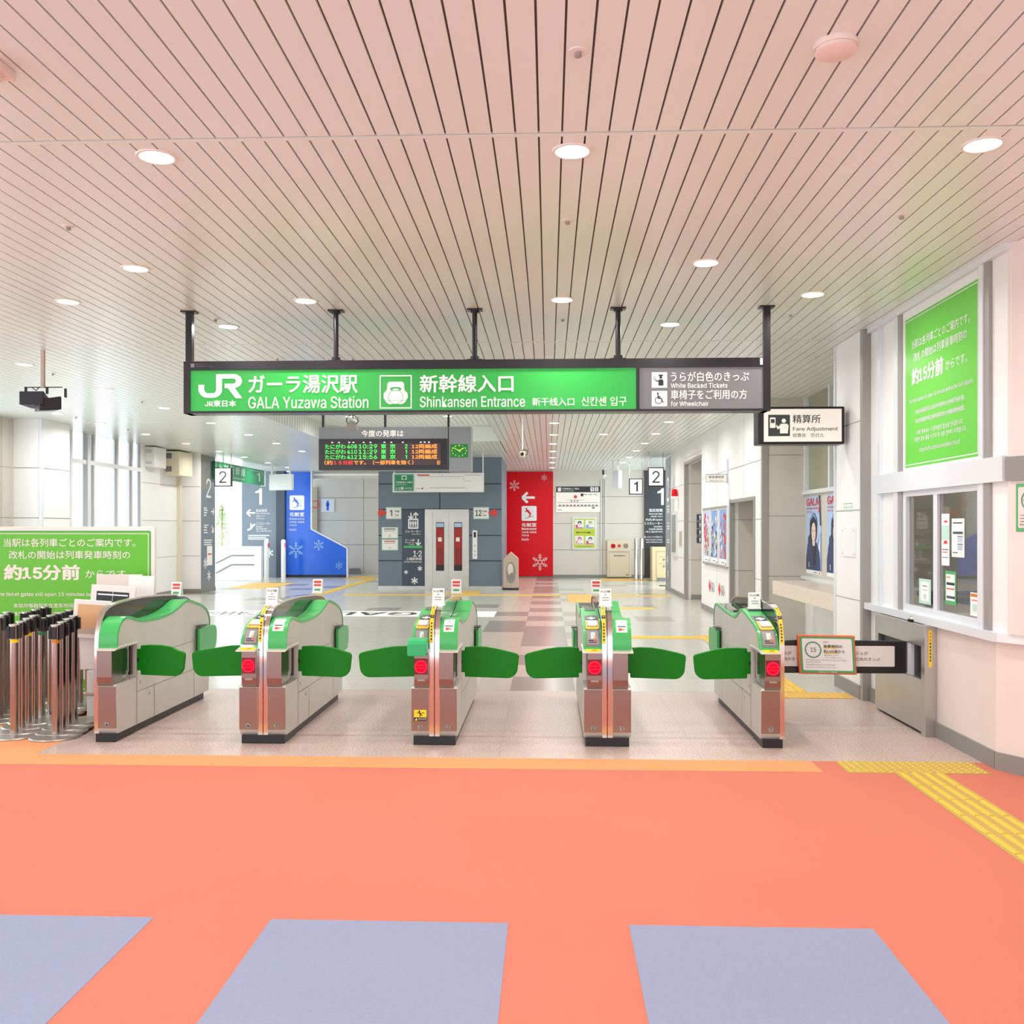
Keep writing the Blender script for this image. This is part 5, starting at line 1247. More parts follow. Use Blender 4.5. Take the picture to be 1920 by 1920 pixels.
# ---------------------------------------------------------------- recess shelf and posters
t = thing('stone_shelf', (3.1, 10.7, .66), 'pale granite counter shelf in the recess below the two ski posters', 'shelf')
MB().use('granite').box(2.86, 3.4, 9.16, 12.23, .66, .83).build('slab', t, bevel=.004)
def ski_poster(y0, y1, label):
    t = thing('ski_poster', (3.4, (y0+y1)/2, .91), label, 'poster', 'ski posters in the recess')
    m = MB(); f = Face2(m, (3.4, 0, 0), (0, -1, 0), (0, 0, 1), .003); w = y1-y0; P = lambda u, v: (-y1+u*w, .91+v*1.0)
    R_ = lambda mt, a, b, c, d, n: f.rect(mt, *P(a, b), *P(c, d), n)
    E_ = lambda mt, u, v, ru, rv, n, k=24: f.poly(mt, [P(u+ru*math.cos(2*PI*i/k), v+rv*math.sin(2*PI*i/k)) for i in range(k)], n)
    R_('white_paper', 0, 0, 1, 1, .003); R_('poster_sky', 0, .045, 1, 1, .004); 
    f.poly('poster_blue', [P(.55, .045), P(1, .045), P(1, .55), P(.75, .4)], .0045); f.poly('white_gloss', [P(.78, .3), P(.95, .5), P(.93, .2)], .0048)
    f.poly('poster_navy', [P(.0, .05), P(.95, .05), P(.9, .28), P(.72, .40), P(.30, .47), P(.1, .38), P(.0, .2)], .005)
    f.poly('poster_navy', [P(.12, .3), P(.14, .47), P(.28, .52), P(.38, .4)], .0052)
    E_('poster_dark', .5, .56, .24, .17, .006); E_('skin', .52, .535, .14, .125, .007)
    f.poly('poster_dark', [P(.34, .58), P(.52, .69), P(.70, .58), P(.70, .66), P(.52, .73), P(.34, .66)], .008)
    f.poly('poster_navy', [P(.26, .60), P(.40, .73), P(.64, .73), P(.78, .60), P(.74, .70), P(.6, .78), P(.44, .78), P(.3, .70)], .009)
    f.poly('poster_blue', [P(.32, .68), P(.5, .75), P(.72, .68), P(.66, .74), P(.5, .79), P(.38, .74)], .0095)
    f.poly('skin', [P(.42, .42), P(.62, .42), P(.58, .34), P(.48, .34)], .0065)
    E_('poster_dark', .46, .555, .03, .006, .0085, 8); E_('poster_dark', .59, .555, .03, .006, .0085, 8); E_('red_print', .53, .475, .03, .006, .0085, 8)
    f.poly('poster_dark', [P(.40, .36), P(.66, .36), P(.6, .1), P(.5, .1)], .0066)
    f.poly('poster_dark', [P(.84, 1.0), P(.95, 1.0), P(1.0, .62), P(.93, .62)], .006); f.poly('red_print', [P(.8, .78), P(.95, .97), P(.9, .8)], .007)
    f.text('red_print', 'GALA', *P(.04, .875), *P(.84, .98), .02, n=.008); f.text('red_print', 'YUZAWA SNOW', *P(.04, .83), *P(.8, .855), .01, n=.008); f.text('red_print', '2022 23', *P(.04, .79), *P(.4, .81), .01, n=.008)
    f.line('white_paper', P(.22, .15), P(.22, .08), .02, .008); R_('ink_grey', .5, .015, .75, .025, .005); R_('red_print', .85, .012, .93, .03, .005)
    m.build('poster_sheet', t)
ski_poster(11.95, 12.64, 'blue ski poster with a hooded person, fully visible left one in the recess')
ski_poster(11.02, 11.71, 'blue ski poster half hidden by the white column in the recess')

# ---------------------------------------------------------------- things on the right white wall
fw = lambda m, x=RW: Face2(m, (x, 0, 0), (0, -1, 0), (0, 0, 1), .002)
for k, (y1, y0, lab, cols) in enumerate(((17.54, 16.83, 'framed scenery poster with red leaves, farthest of three on the white wall', ('red_print', 'poster_sky')),
                          (16.78, 16.02, 'framed scenery poster with blossom, middle of three on the white wall', ('poster_blue', 'blossom')),
                          (15.97, 15.2, 'framed scenery poster with blue sky, nearest of three on the white wall', ('poster_blue', 'red_print')))):
    t = thing('framed_poster', (RW, (y0+y1)/2, .85), lab, 'framed poster', 'three framed posters on the white wall')
    m = MB().use('alu')
    m.box(RW-.03, RW, y0, y0+.03, .85, 1.86); m.box(RW-.03, RW, y1-.03, y1, .85, 1.86); m.use('alu_dark').box(RW-.035, RW, y0, y1, .85, .88); m.box(RW-.035, RW, y0, y1, 1.83, 1.86)
    m.build('frame', t)
    m = MB(); f = fw(m, RW-.01); w = y1-y0; P = lambda u, v: (-y1+u*w, .88+v*.95); rr = random.Random(k)
    f.rect('white_paper', *P(.04, 0), *P(.96, 1)); f.rect(cols[0] if k else 'poster_sky', *P(.08, .1), *P(.92, .97), n=.004)
    for j in range(70):
        u, v = rr.uniform(.12, .88), rr.uniform(.15, .9); r = rr.uniform(.02, .05)
        mt = rr.choice([('red_print', 'leafprint', 'white_paper', 'blossom'), ('blossom', 'leafprint', 'poster_navy', 'white_paper'), ('white_paper', 'blossom', 'poster_blue', 'red_print')][k])
        if k == 0 and u < .5 and v > .4: mt = 'red_print'
        if k == 2 and u > .6: mt = 'red_print'
        if k and v > .78 and u < .6: continue
        f.disc(mt, *P(u, v), r, n=.005+j*.00005, k=8)
    f.rect('white_paper', *P(.08, .02), *P(.92, .12), n=.01); f.rect('ink_grey', *P(.3, .05), *P(.7, .065), n=.011); f.rect('ink', *P(.82, .03), *P(.9, .06), n=.011)
    m.build('poster_sheet', t)
def gala_mark(f, u, v, s, n=.003, mt='red_print'):
    f.poly(mt, [(u-s*.45, v), (u-s*.2, v+s*.22), (u, v+s*.45), (u+s*.2, v+s*.25), (u+s*.45, v), (u+s*.2, v-s*.25), (u, v-s*.45), (u-s*.2, v-s*.22)], n)
    f.text('ink_grey', 'GALA', u+s*.6, v-s*.32, u+s*1.75, v+s*.32, 0, n)
m = MB(); f = fw(m); gala_mark(f, -16.95, .47, .27); gala_mark(f, -16.0, .47, .27)
tag(m.build('wall_decal'), 'two red diamond marks with lettering low on the white wall', 'wall decal')
m = MB(); f = Face2(m, (LW, 0, 0), (0, 1, 0), (0, 0, 1), .003); gala_mark(f, 19.55, .55, .3)
tag(m.build('wall_decal'), 'red diamond mark with lettering low on the left wall behind the green board', 'wall decal')
t = thing('warning_lamp', (2.8, 21.06, 2.18), 'red warning lamp on a white bracket high on the right wall', 'warning lamp')
MB().use('red_wall').lathe([(.07, 0), (.065, .12), (.05, .16), (0, .165)], (2.78, 21.06, 2.2), n=20).build('lens', t, smooth=True)
MB().use('white_gloss').box(2.70, 2.86, 20.98, 21.14, 2.14, 2.2).build('bracket', t, bevel=.006)
t = thing('wall_case', (RW, 21.5, .86), 'narrow framed timetable case on the far white wall', 'display case')
m = MB().use('alu').box(RW-.04, RW, 21.1, 21.95, .86, 1.87); m.build('frame', t); m = MB(); f = fw(m, RW-.04); f.rect('display_grey', -21.85, .95, -21.2, 1.80); m.build('face', t)
tag(MB().use('kraft').box(RW-.02, RW, 20.48, 20.78, 1.1, 1.43).build('wall_plate'), 'small reddish plate on the white wall beside the narrow case', 'wall plate')
t = thing('pictogram_panel', (3.3, 19.98, 1.3), 'column of black pictogram squares on the wall inside the first opening', 'pictogram sign')
m = MB(); f = Face2(m, (0, 20.0, 0), (1, 0, 0), (0, 0, 1), .006)
for r_ in range(4):
    for c_ in range(2):
        u, v = 3.10+c_*.155, 1.65-r_*.155; f.rect('navy', u, v, u+.14, v+.14); f.man('white_paper', u+.07, v+.015, .11, n=.008)
m.build('panel', t)
t = thing('intercom', (3.2, 19.98, .9), 'grey intercom plate with round button in the first wall opening', 'intercom')
m = MB().use('alu_dark').box(3.20, 3.32, 19.97, 20.0, .75, 1.05); m.build('plate', t); MB().use('white_gloss').cyl((3.26, 19.97, .82), (3.26, 19.955, .82), .035, n=16).build('button', t)

# ---------------------------------------------------------------- elevator
t = thing('elevator_door', (-2.49, EY, 0), 'stainless elevator doors with two narrow red windows in the slate wall', 'elevator')
m = MB().use('steel'); m.box(-3.025, -2.84, EY-.03, EY, 0, 1.955); m.box(-2.05, -1.946, EY-.03, EY, 0, 1.955); m.box(-2.84, -2.05, EY-.03, EY, 1.90, 1.955); m.build('door_frame', t)
for a, b, wx in ((-2.84, -2.447, -2.744), (-2.443, -2.05, -2.303)):
    o = MB().use('steel').box(a, b, EY-.012, EY-.002, 0.005, 1.90).build('door_leaf', t)
    m = MB(); f = Face2(m, (0, EY-.012, 0), (1, 0, 0), (0, 0, 1), .004)
    f.rect('black', wx-.01, .455, wx+.19, 1.64); f.rect('elev_red', wx, .60, wx+.18, 1.5, n=.006); f.rect('poster_sky', wx, 1.52, wx+.18, 1.62, n=.006); f.rect('white_paper', wx+.04, 1.17, wx+.13, 1.27, n=.008)  # panes are flat red and pale blue fills
    for k in range(3): f.rect('black', wx+.04+k*.05, .60, wx+.055+k*.05, 1.02, n=.007)
    m.build('door_window', o)
t = thing('call_panel', (-1.8, EY, .75), 'tall white call button panel right of the elevator doors', 'call panel')
MB().use('white_gloss').box(-1.86, -1.743, EY-.02, EY, .745, 1.443).build('plate', t)
m = MB(); f = Face2(m, (0, EY-.02, 0), (1, 0, 0), (0, 0, 1), .004); f.rect('black', -1.83, 1.27, -1.775, 1.40)
for z in (1.07, .93, .84): f.disc('alu_dark', -1.80, z, .018, k=12)
m.build('buttons', t)
t = thing('elevator_sign_panel', (-3.32, EY, .08), 'navy elevator direction panel with white symbols left of the elevator doors', 'sign')
m = MB().use('navy').box(-3.591, -3.044, EY-.006, EY, .082, 1.943); f = Face2(m, (0, EY-.006, 0), (1, 0, 0), (0, 0, 1), .005); w = 'white_gloss'
f.arrow(w, -3.37, 1.80, .075, -PI/2, .03); f.arrow(w, -3.25, 1.80, .075, PI/2, .03); f.rrect(w, -3.44, 1.48, -3.186, 1.73, .015); f.rect('navy', -3.405, 1.515, -3.22, 1.695, n=.007)
for k in range(3): f.man(w, -3.372+k*.058, 1.525, .155, n=.009)
f.text(w, 'エレベーター', -3.51, 1.385, -3.12, 1.45, .02); f.text(w, 'Elevator', -3.345, 1.34, -3.13, 1.37, .01)
f.text(w, 'ホーム階', -3.51, 1.18, -3.28, 1.23, .02); f.text(w, 'Down to', -3.51, 1.135, -3.29, 1.165, .01); f.text(w, 'Tracks', -3.43, 1.09, -3.29, 1.12, .01); f.arrow(w, -3.19, 1.155, .075, -PI/2, .03)
f.rect('led_green' if False else 'gate_green', -3.55, 1.01, -3.093, 1.068); f.text(w, '1·2', -3.315, .80, -3.10, .945, .02); f.text(w, '上越新幹線', -3.49, .71, -3.10, .785, .02); f.text(w, 'Joetsu Shinkansen', -3.55, .655, -3.10, .695, .01)
f.flake(w, -3.49, .42, .05, fat=True); f.flake(w, -3.15, .51, .06, fat=True); f.flake(w, -3.28, .21, .085, fat=True)
m.build('panel', t)
def carsign(x0, x1, num, ax, ang, label):
    t = thing('car_number_sign', ((x0+x1)/2, EY, 1.72), label, 'sign')
    m = MB(); f = Face2(m, (0, EY, 0), (1, 0, 0), (0, 0, 1), .008); f.rect('mint', x0, 1.72, x1, 2.01); f.rect('white_paper', x0+.015, 1.74, x1-.015, 1.99, n=.010)
    f.text('navy', num, x0+.05, 1.79, x0+.2, 1.945, .03, n=.012, keep='c'); f.text('navy', '号車', x0+.22, 1.88, x1-.05, 1.93, .01, n=.012); f.text('navy', 'Car', x0+.22, 1.79, x1-.06, 1.84, .01, n=.012)
    f.arrow('red_print', ax, 1.87, .10, ang, .07, n=.012); m.build('panel', t)
carsign(-3.985, -3.604, '1', -4.07, PI, 'white car number sign reading 1 with red arrow left of the elevator')
carsign(-1.84, -1.458, '12', -1.37, 0, 'white car number sign reading 12 with red arrow right of the elevator')
for z0, z1, lab, c in ((1.244, 1.522, 'upper mint-edged notice on the slate wall below the car number 1 sign', 'ink_grey'), (.953, 1.222, 'lower mint-edged notice with red header on the slate wall', 'red_print')):
    m = MB(); f = Face2(m, (0, EY, 0), (1, 0, 0), (0, 0, 1), .008); m.use('mint').box(-4.09, -3.686, EY-.006, EY, z0, z1); f.rect('white_paper', -4.07, z0+.02, -3.706, z1-.02, n=.009); f.rect(c, -4.03, z1-.06, -3.75, z1-.035, n=.011)
    f.rect('ink_grey', -4.03, z1-.1, -3.75, z1-.09, n=.011); f.rect('ink_grey', -3.91, z0+.04, -3.90, z0+.09, n=.011); f.rect('ink_grey', -3.88, z0+.04, -3.87, z0+.09, n=.011)
    tag(m.build('wall_notice'), lab, 'notice')
t = thing('car_position_sign', (-2.52, 21.5, 2.32), 'long white hanging train formation sign with a green left end', 'sign')
m = MB().use('alu').box(-3.566, -1.481, 21.5, 21.62, 2.317, 2.755); f = Face2(m, (0, 21.5, 0), (1, 0, 0), (0, 0, 1), .006); f.rrect('deep_green', -3.53, 2.34, -3.075, 2.73, .02)
f.frame('mint', -3.52, 2.35, -3.085, 2.72, .008, n=.008); f.rect('mint', -3.36, 2.60, -3.24, 2.70, n=.008); train(f, 'deep_green', 'mint', -3.30, 2.65, .045) if False else f.disc('deep_green', -3.30, 2.645, .035, n=.010)
f.text('white_gloss', '列車編成のご案内', -3.49, 2.52, -3.11, 2.565, .02, n=.008); f.text('white_gloss', 'Train Formation', -3.49, 2.475, -3.25, 2.50, 0, n=.008); f.text('white_gloss', '1·2番', -3.49, 2.375, -3.30, 2.44, .02, n=.008); f.text('white_gloss', 'のりば', -3.27, 2.385, -3.12, 2.43, .02, n=.008)
f.rect('white_gloss', -3.056, 2.325, -1.49, 2.75); f.rect('red_print', -3.0, 2.69, -2.72, 2.72, n=.008); f.line('ink_grey', (-2.95, 2.67), (-1.95, 2.67), .006, n=.008); f.line('ink_grey', (-2.7, 2.42), (-1.9, 2.42), .006, n=.008)
f.line('red_print', (-2.45, 2.68), (-2.42, 2.72), .01, n=.008); f.line('joint', (-1.93, 2.67), (-1.93, 2.57), .006, n=.008); f.line('joint', (-1.93, 2.57), (-1.76, 2.57), .006, n=.008); f.rect('joint', -1.92, 2.70, -1.53, 2.71, n=.008)
f.rect('red_print', -2.9, 2.385, -2.86, 2.42, n=.008); f.text('ink_grey', '普通車指定', -3.03, 2.39, -2.91, 2.41, n=.008)
for k in range(16): f.rect('ink_grey', -2.8+k*.06, 2.40, -2.76+k*.06, 2.405, n=.009)
m.build('sign_box', t)
for x in (-3.54, -1.5): MB().use('alu').box(x-.012, x+.012, 21.54, 21.58, 2.755, H).build('hanger', t)
t = thing('waste_bin', (-.92, 23.0, 0), 'grey stone-like pointed bin beside the slate elevator wall', 'bin')
m = MB().use('kraft').prismy([(-1.10, .04), (-.74, .04), (-.74, .76), (-.92, .92), (-1.10, .76)], 22.9, 23.2); m.build('body', t, bevel=.01)
MB().use('black').box(-1.12, -.73, 22.88, 23.22, 0, .045).build('foot', t)
m = MB(); f = Face2(m, (0, 22.9, 0), (1, 0, 0), (0, 0, 1), .006); f.disc('joint', -.92, .42, .12, ry=.26); f.disc('booth_panel', -.93, .5, .07, n=.008, ry=.14); f.disc('skirting', -.9, .32, .05, n=.010, ry=.1); m.build('relief', t)

# ---------------------------------------------------------------- red wall, its sign and the back wall things
t = thing('restroom_wall_panel', (-.65, 28.59, .04), 'bright red wall panel with white arrow, skier symbol and snowflakes', 'wall panel')
m = MB().use('red_wall').box(-1.45, .127, 28.56, 28.6, .044, 3.2); f = Face2(m, (0, 28.56, 0), (1, 0, 0), (0, 0, 1), .005); w = 'white_gloss'
f.arrow(w, -.61, 2.418, .19, PI, .075); f.rrect(w, -.819, 1.715, -.366, 2.165, .04); f.skier('red_wall', -.595, 1.95, .36, n=.009)
f.text(w, '化粧室', -.819, 1.535, -.37, 1.655, .03); f.text(w, 'Restrooms', -.819, 1.44, -.37, 1.51, .03); f.text(w, '化妆室 化粧室', -.819, 1.345, -.37, 1.40, .02); f.text(w, '화장실', -.819, 1.25, -.60, 1.305, .02); f.text(w, 'ห้องน้ำ', -.819, 1.12, -.60, 1.20, .02)
for u, v, r in ((-1.038, 2.78, .17), (-.141, 3.02, .10), (-.266, .47, .26)): f.flake('blossom', u, v, r)
m.build('panel', t)
t = thing('line_map_sign', (.88, 28.6, 1.98), 'wide route and formation board with a dark header on the back wall', 'sign')
m = MB().use('sign_face').box(.22, 1.541, 28.56, 28.6, 1.979, 2.751); f = Face2(m, (0, 28.56, 0), (1, 0, 0), (0, 0, 1), .006); f.rect('graphic_black', .22, 2.575, 1.541, 2.751)
f.rrect(w, .27, 2.60, .37, 2.72, .01, n=.008); f.text(w, '列車編成のご案内', .40, 2.655, .91, 2.71, .02, n=.008); f.text(w, 'Train Formation', .40, 2.605, .75, 2.635, .01, n=.008)
for k, s_ in enumerate('12'): f.rrect(w, 1.25+k*.13, 2.60, 1.36+k*.13, 2.73, .015, n=.008); f.text('ink', s_, 1.29+k*.13, 2.62, 1.325+k*.13, 2.71, .01, n=.010, keep='c')
f.disc('red_print', .80, 2.44, .05, n=.008); f.line('ink_grey', (.55, 2.34), (1.05, 2.34), .008, n=.008); f.line('ink_grey', (.25, 2.265), (1.5, 2.265), .008, n=.008); f.rect('graphic_black', .96, 2.455, 1.04, 2.535, n=.008)
for k in range(3): f.rect('ink_grey', .67+k*.09, 2.28, .70+k*.09, 2.33, n=.008)
for k in range(11): f.rrect('ink_grey', .30+k*.11, 2.16, .37+k*.11, 2.20, .01, n=.008)
f.line('ink_grey', (.25, 2.15), (1.5, 2.15), .008, n=.008); f.rect('ink', 1.3, 2.09, 1.38, 2.12, n=.008); f.rect('ink_grey', .26, 2.04, .38, 2.055, n=.008)
for k in range(3): f.rect('ink_grey', 1.05+k*.15, 2.50, 1.15+k*.15, 2.515, n=.008)
m.build('board', t)
t = thing('framed_poster', (1.07, 28.6, .84), 'lime framed poster with small figures on the beige back wall', 'framed poster')
MB().use('alu').box(.696, 1.441, 28.57, 28.6, .844, 1.832).build('frame', t, bevel=.01)
m = MB(); f = Face2(m, (0, 28.57, 0), (1, 0, 0), (0, 0, 1), .006); f.rect('white_paper', .73, .88, 1.407, 1.80); f.rect('lime', .75, .90, 1.387, 1.78, n=.008)
for (u, v, c1, c2) in ((.78, 1.48, 'magenta', 'ink'), (1.10, 1.48, 'poster_blue', 'leafprint'), (.78, 1.0, 'blossom', 'magenta'), (1.10, 1.0, 'magenta', 'navy')):
    f.rect('white_paper', u, v, u+.27, v+.26, n=.010); f.disc(c2, u+.15, v+.17, .06, n=.012, k=12); f.disc('skin', u+.15, v+.15, .04, n=.014, k=12); f.disc(c1, u+.06, v+.08, .04, n=.014, k=10); f.rect(c1, u+.02, v+.01, u+.25, v+.04, n=.014)
f.text('ink', '駅からのお願い', .83, 1.34, 1.3, 1.39, .01, n=.012); f.rect('leafprint', .85, .93, 1.28, .95, n=.012)
m.build('poster_sheet', t)
t = thing('fire_hydrant_cabinet', (2.1, 28.5, 0), 'beige fire hydrant cabinet with red lamp and buttons at the back wall', 'hydrant cabinet')
MB().use('cream_box').box(1.748, 2.468, 28.42, 28.575, 0.03, 1.135).build('body', t, bevel=.006)
m = MB(); f = Face2(m, (0, 28.42, 0), (1, 0, 0), (0, 0, 1), .006); f.rect('joint', 1.76, .79, 2.455, .80); f.disc('red_wall', 1.925, .96, .07); f.disc('red_dark', 1.925, .96, .03, n=.008); f.disc('red_print', 2.105, .965, .05); f.disc('joint', 2.30, .965, .075)
f.text('ink_grey', '消火栓放水口', 1.94, .65, 2.28, .70, .01); f.frame('joint', 1.80, .06, 2.40, .77, .006); f.rect('ink_grey', 2.30, .09, 2.38, .12); m.build('panel', t)
for x, l in ((2.50, 'chrome bollard with intercom, left of the pair before the black panel'), (2.65, 'chrome bollard, right of the pair before the black panel')):
    tag(MB().use('chrome').lathe([(.058, 0), (.058, 1.16), (.045, 1.205), (.02, 1.22), (0, 1.222)], (x, 27.3, 0), n=20).build('bollard', smooth=True), l, 'bollard', 'chrome bollards at the back')
# conduits on the back wall
tag(MB().use('alu').box(1.56, 1.585, 28.56, 28.59, .1, 2.95).box(1.69, 1.715, 28.56, 28.59, 1.14, 2.95).box(1.675, 1.73, 28.55, 28.59, 2.45, 2.52).box(1.68, 1.73, 28.55, 28.59, 1.36, 1.42).build('conduit'), 'thin pale electrical conduits running up the beige back wall', 'conduit')
t = thing('surveillance_camera', (1.65, 28.3, 2.95), 'tiny dark-mounted camera at the top of the beige back wall', 'camera')
MB().use('black').cyl((1.62, 28.3, 3.1), (1.62, 28.3, H), .03, n=10).build('mount', t); MB().use('white_gloss').cyl((1.6, 28.2, 3.0), (1.68, 28.35, 3.08), .045, n=12).build('body', t)
# platform number boards
def numboard(x0, x1, z0, z1, y, num, label, edge='black_satin'):
    t = thing('number_sign', ((x0+x1)/2, y, z0), label, 'sign'); MB().use(edge).box(x0, x1, y, y+.08, z0, z1).build('frame', t, bevel=.004)
    m = MB(); f = Face2(m, (0, y, 0), (1, 0, 0), (0, 0, 1), .005); e = .022; f.rect('sign_face', x0+e, z0+e, x1-e, z1-e); h = z1-z0
    f.text('ink', num, x0+e*2.5, z0+h*.19, x1-e*2.5, z1-h*.19, .0, n=.008, keep='c'); m.build('face', t)
    for x in (x0+.02, x1-.02): MB().use('alu_dark').cyl((x, y+.04, z1), (x, y+.04, H), .008, n=8).build('hanger', t)
numboard(2.24, 2.60, 2.44, 2.87, 21.5, '2', 'hanging white number 2 board near the right wall')
numboard(2.11, 2.47, 2.38, 2.80, 25.0, '1', 'hanging white number 1 board with black frame near the back wall')
numboard(-7.69, -7.29, 2.455, 2.89, 21.5, '2', 'hanging white number 2 board at the far left')
def tv(x0, x1, z0, z1, y, ang, label):
    t = thing('hanging_display', ((x0+x1)/2, y, z0), label, 'display'); c, s_ = math.cos(ang), math.sin(ang); cx = (x0+x1)/2; w = (x1-x0)/2
    m = MB().use('alu'); v = []
    for zz in (z0, z1):
        for a, b in ((-w, 0), (w, 0), (w, .1), (-w, .1)): v.append((cx+a*c-b*s_, y+a*s_+b*c, zz))
    m.add(v, [(3, 2, 1, 0), (4, 5, 6, 7), (0, 1, 5, 4), (1, 2, 6, 5), (2, 3, 7, 6), (3, 0, 4, 7)]); m.build('housing', t)
    for a in (-w*.8, w*.8): MB().use('alu').box(cx+a*c-.02, cx+a*c+.02, y+a*s_-.02+.04, y+a*s_+.02+.04, z1, H).build('hanger', t)
    return t
tv(1.50, 1.86, 2.50, 2.95, 24.0, -1.2, 'small hanging display seen from its side on the right of the hall')
tv(-7.2, -6.54, 2.47, 2.88, 24.0, -.28, 'hanging display seen from behind in front of the blue wall')
# ---------------------------------------------------------------- side graphics
def info_panel(f, w, u, side, base=0, big='1'):
    """direction texts of the platform panels; u = reference edge, side 1 reads to the right"""
    pass
t = thing('platform_board', (3.4, 28.5, 0), 'black platform 1 direction panel on the far right', 'sign panel')
m = MB(); f = Face2(m, (0, 28.5, 0), (1, 0, 0), (0, 0, 1), .006); wg = 'white_gloss'
f.rect('graphic_black', 2.88, .95, 3.85, 3.2); f.text(wg, '1', 3.25, 2.19, 3.44, 2.69, .03, n=.008)
for s_, a, b, w_ in (('指定席側', 2.08, 1.98, .40), ('Reserved Seat', 1.95, 1.90, .40), ('指定席 지정석', 1.87, 1.82, .35), ('ที่นั่งสำรอง', 1.79, 1.72, .5), ('エスカレーター', 1.68, 1.60, .55), ('Escalator', 1.57, 1.52, .25), ('自动扶梯 自動扶梯', 1.49, 1.44, .4), ('에스컬레이터', 1.41, 1.36, .5), ('階段・エスカレーターをご利用ください', 1.26, 1.20, .55), ('Please use stairs or escalator', 1.17, 1.13, .5), ('Joetsu Shinkansen Line', 1.10, 1.06, .5)):
    f.text(wg, s_, 3.40-w_, b, 3.40, a, .02, n=.008)
m.build('panel', t)
t = thing('ticket_counter', (3.3, 27.0, 0), 'beige counter cabinet with drawers below the black platform panel', 'cabinet')
MB().use('beige_panel').box(2.93, 4.0, 27.0, 27.5, .0, .96).build('body', t, bevel=.01)
m = MB(); f = Face2(m, (0, 27.0, 0), (1, 0, 0), (0, 0, 1), .006); f.frame('joint', 3.04, .08, 3.98, .84, .012); f.rect('skirting', 3.06, 0, 3.98, .08); f.rect('kraft', 3.12, .67, 3.9, .69); f.rect('yellow', 3.40, .675, 3.9, .70, n=.008); f.rect('kraft', 3.12, .48, 3.9, .50); f.disc('ink_grey', 3.26, .60, .03, k=12); f.disc('ink_grey', 3.26, .41, .03, k=12)
m.build('drawer_front', t)
t = thing('platform_board', (RW, 22.8, 0), 'dark platform 2 graphic on the end of the white right wall', 'sign panel')
m = MB(); f = fw(m); f.rect('graphic_grey', -23.3, .1, -22.32, 3.18); f.text(wg, '2', -23.0, 2.13, -22.6, 2.73, .02, n=.006); 
for z in (2.0, 1.93, 1.87, 1.60, 1.53, 1.47, 1.2, 1.14): f.rect(wg, -22.95, z, -22.5, z+.03, n=.006)
f.flake(wg, -22.9, .75, .14, fat=True, n=.006); f.flake(wg, -22.75, .4, .12, fat=True, n=.006); m.build('panel', t)
t = thing('platform_board', (-8.0, 21.95, 0), 'grey platform 2 graphic on the side of the far left column', 'sign panel')
m = MB(); f = Face2(m, (-8.0, 0, 0), (0, 1, 0), (0, 0, 1), .006); f.rect('graphic_grey', 21.5, .05, 22.4, 3.2); f.rect('skirting', 21.5, 2.4, 22.05, 3.2, n=.007); f.text(wg, '2', 21.80, 2.21, 22.12, 2.66, .0, n=.009)
f.arrow(wg, 22.22, 1.89, .10, 0, .04, n=.009); f.arrow(wg, 22.22, 1.48, .10, -1.0, .05, n=.009)
for z, w_ in ((1.95, .2), (1.90, .25), (1.84, .2), (1.78, .15), (1.55, .3), (1.50, .2), (1.44, .2), (1.38, .25), (1.2, .55), (1.15, .5), (1.1, .5)): f.rect(wg, 21.65, z, 21.65+w_, z+.028, n=.009)
f.rect('white_paper', 21.85, .62, 22.2, 1.08, n=.009); f.rect('red_print', 21.9, .87, 22.15, .9, n=.011); f.flake(wg, 21.75, .68, .13, fat=True, n=.008); f.flake(wg, 21.98, .38, .12, fat=True, n=.009); m.build('panel', t)
t = thing('platform_board', (-8.8, 28.55, 0), 'grey-blue platform 1 direction panel beside the blue wall', 'sign panel')
m = MB().use('graphic_grey').box(-9.35, -8.26, 28.5, 28.6, 0, H).use('navy').box(-8.26, -8.0, 28.4, 28.6, 0, H); f = Face2(m, (0, 28.5, 0), (1, 0, 0), (0, 0, 1), .006)
f.text(wg, '1', -8.93, 2.21, -8.72, 2.71, .03); f.arrow(wg, -9.06, 1.96, .13, PI, .05)
for s_, a, b, w_ in (('自由席側', 2.08, 1.98, .33), ('Non-Reserved', 1.97, 1.92, .42), ('自由席 자유석', 1.89, 1.84, .27), ('ที่นั่งไม่จอง', 1.82, 1.77, .25), ('エスカレーター', 1.68, 1.59, .45), ('Escalator', 1.57, 1.52, .2), ('自动扶梯', 1.50, 1.45, .33), ('에스컬레이터', 1.43, 1.38, .45)): f.text(wg, s_, -8.90, b, -8.90+w_, a, .02)
f.line(wg, (-9.17, 1.44), (-9.09, 1.46), .06); f.line(wg, (-9.09, 1.46), (-8.98, 1.60), .06); f.line(wg, (-8.98, 1.60), (-8.93, 1.60), .06); f.disc(wg, -9.06, 1.62, .025, k=10); f.line(wg, (-9.06, 1.6), (-9.06, 1.53), .04)
for z, w_ in ((1.26, .65), (1.20, .55), (1.15, .62)): f.rect(wg, -9.15, z, -9.15+w_, z+.03)
f.flake(wg, -8.5, .74, .13, fat=True); m.build('panel', t)
t = thing('blue_wall_panel', (-7.0, 28.5, 0), 'glossy blue restroom wall with a sloping right edge and snowflakes', 'wall panel')
m = MB().use('blue_wall').prismy([(-8.0, .08), (-6.121, .08), (-6.121, .878), (-7.213, 1.453), (-7.213, 3.2), (-8.0, 3.2)], 28.5, 28.6).use('black').box(-8.0, -6.12, 28.5, 28.6, 0, .08)
m.use('alu').box(-6.13, -6.09, 28.48, 28.62, 0, .88); m.prismy([(-6.12, .875), (-6.10, .90), (-7.20, 1.475), (-7.213, 1.45)], 28.48, 28.62); m.box(-7.225, -7.19, 28.48, 28.62, 1.45, H)
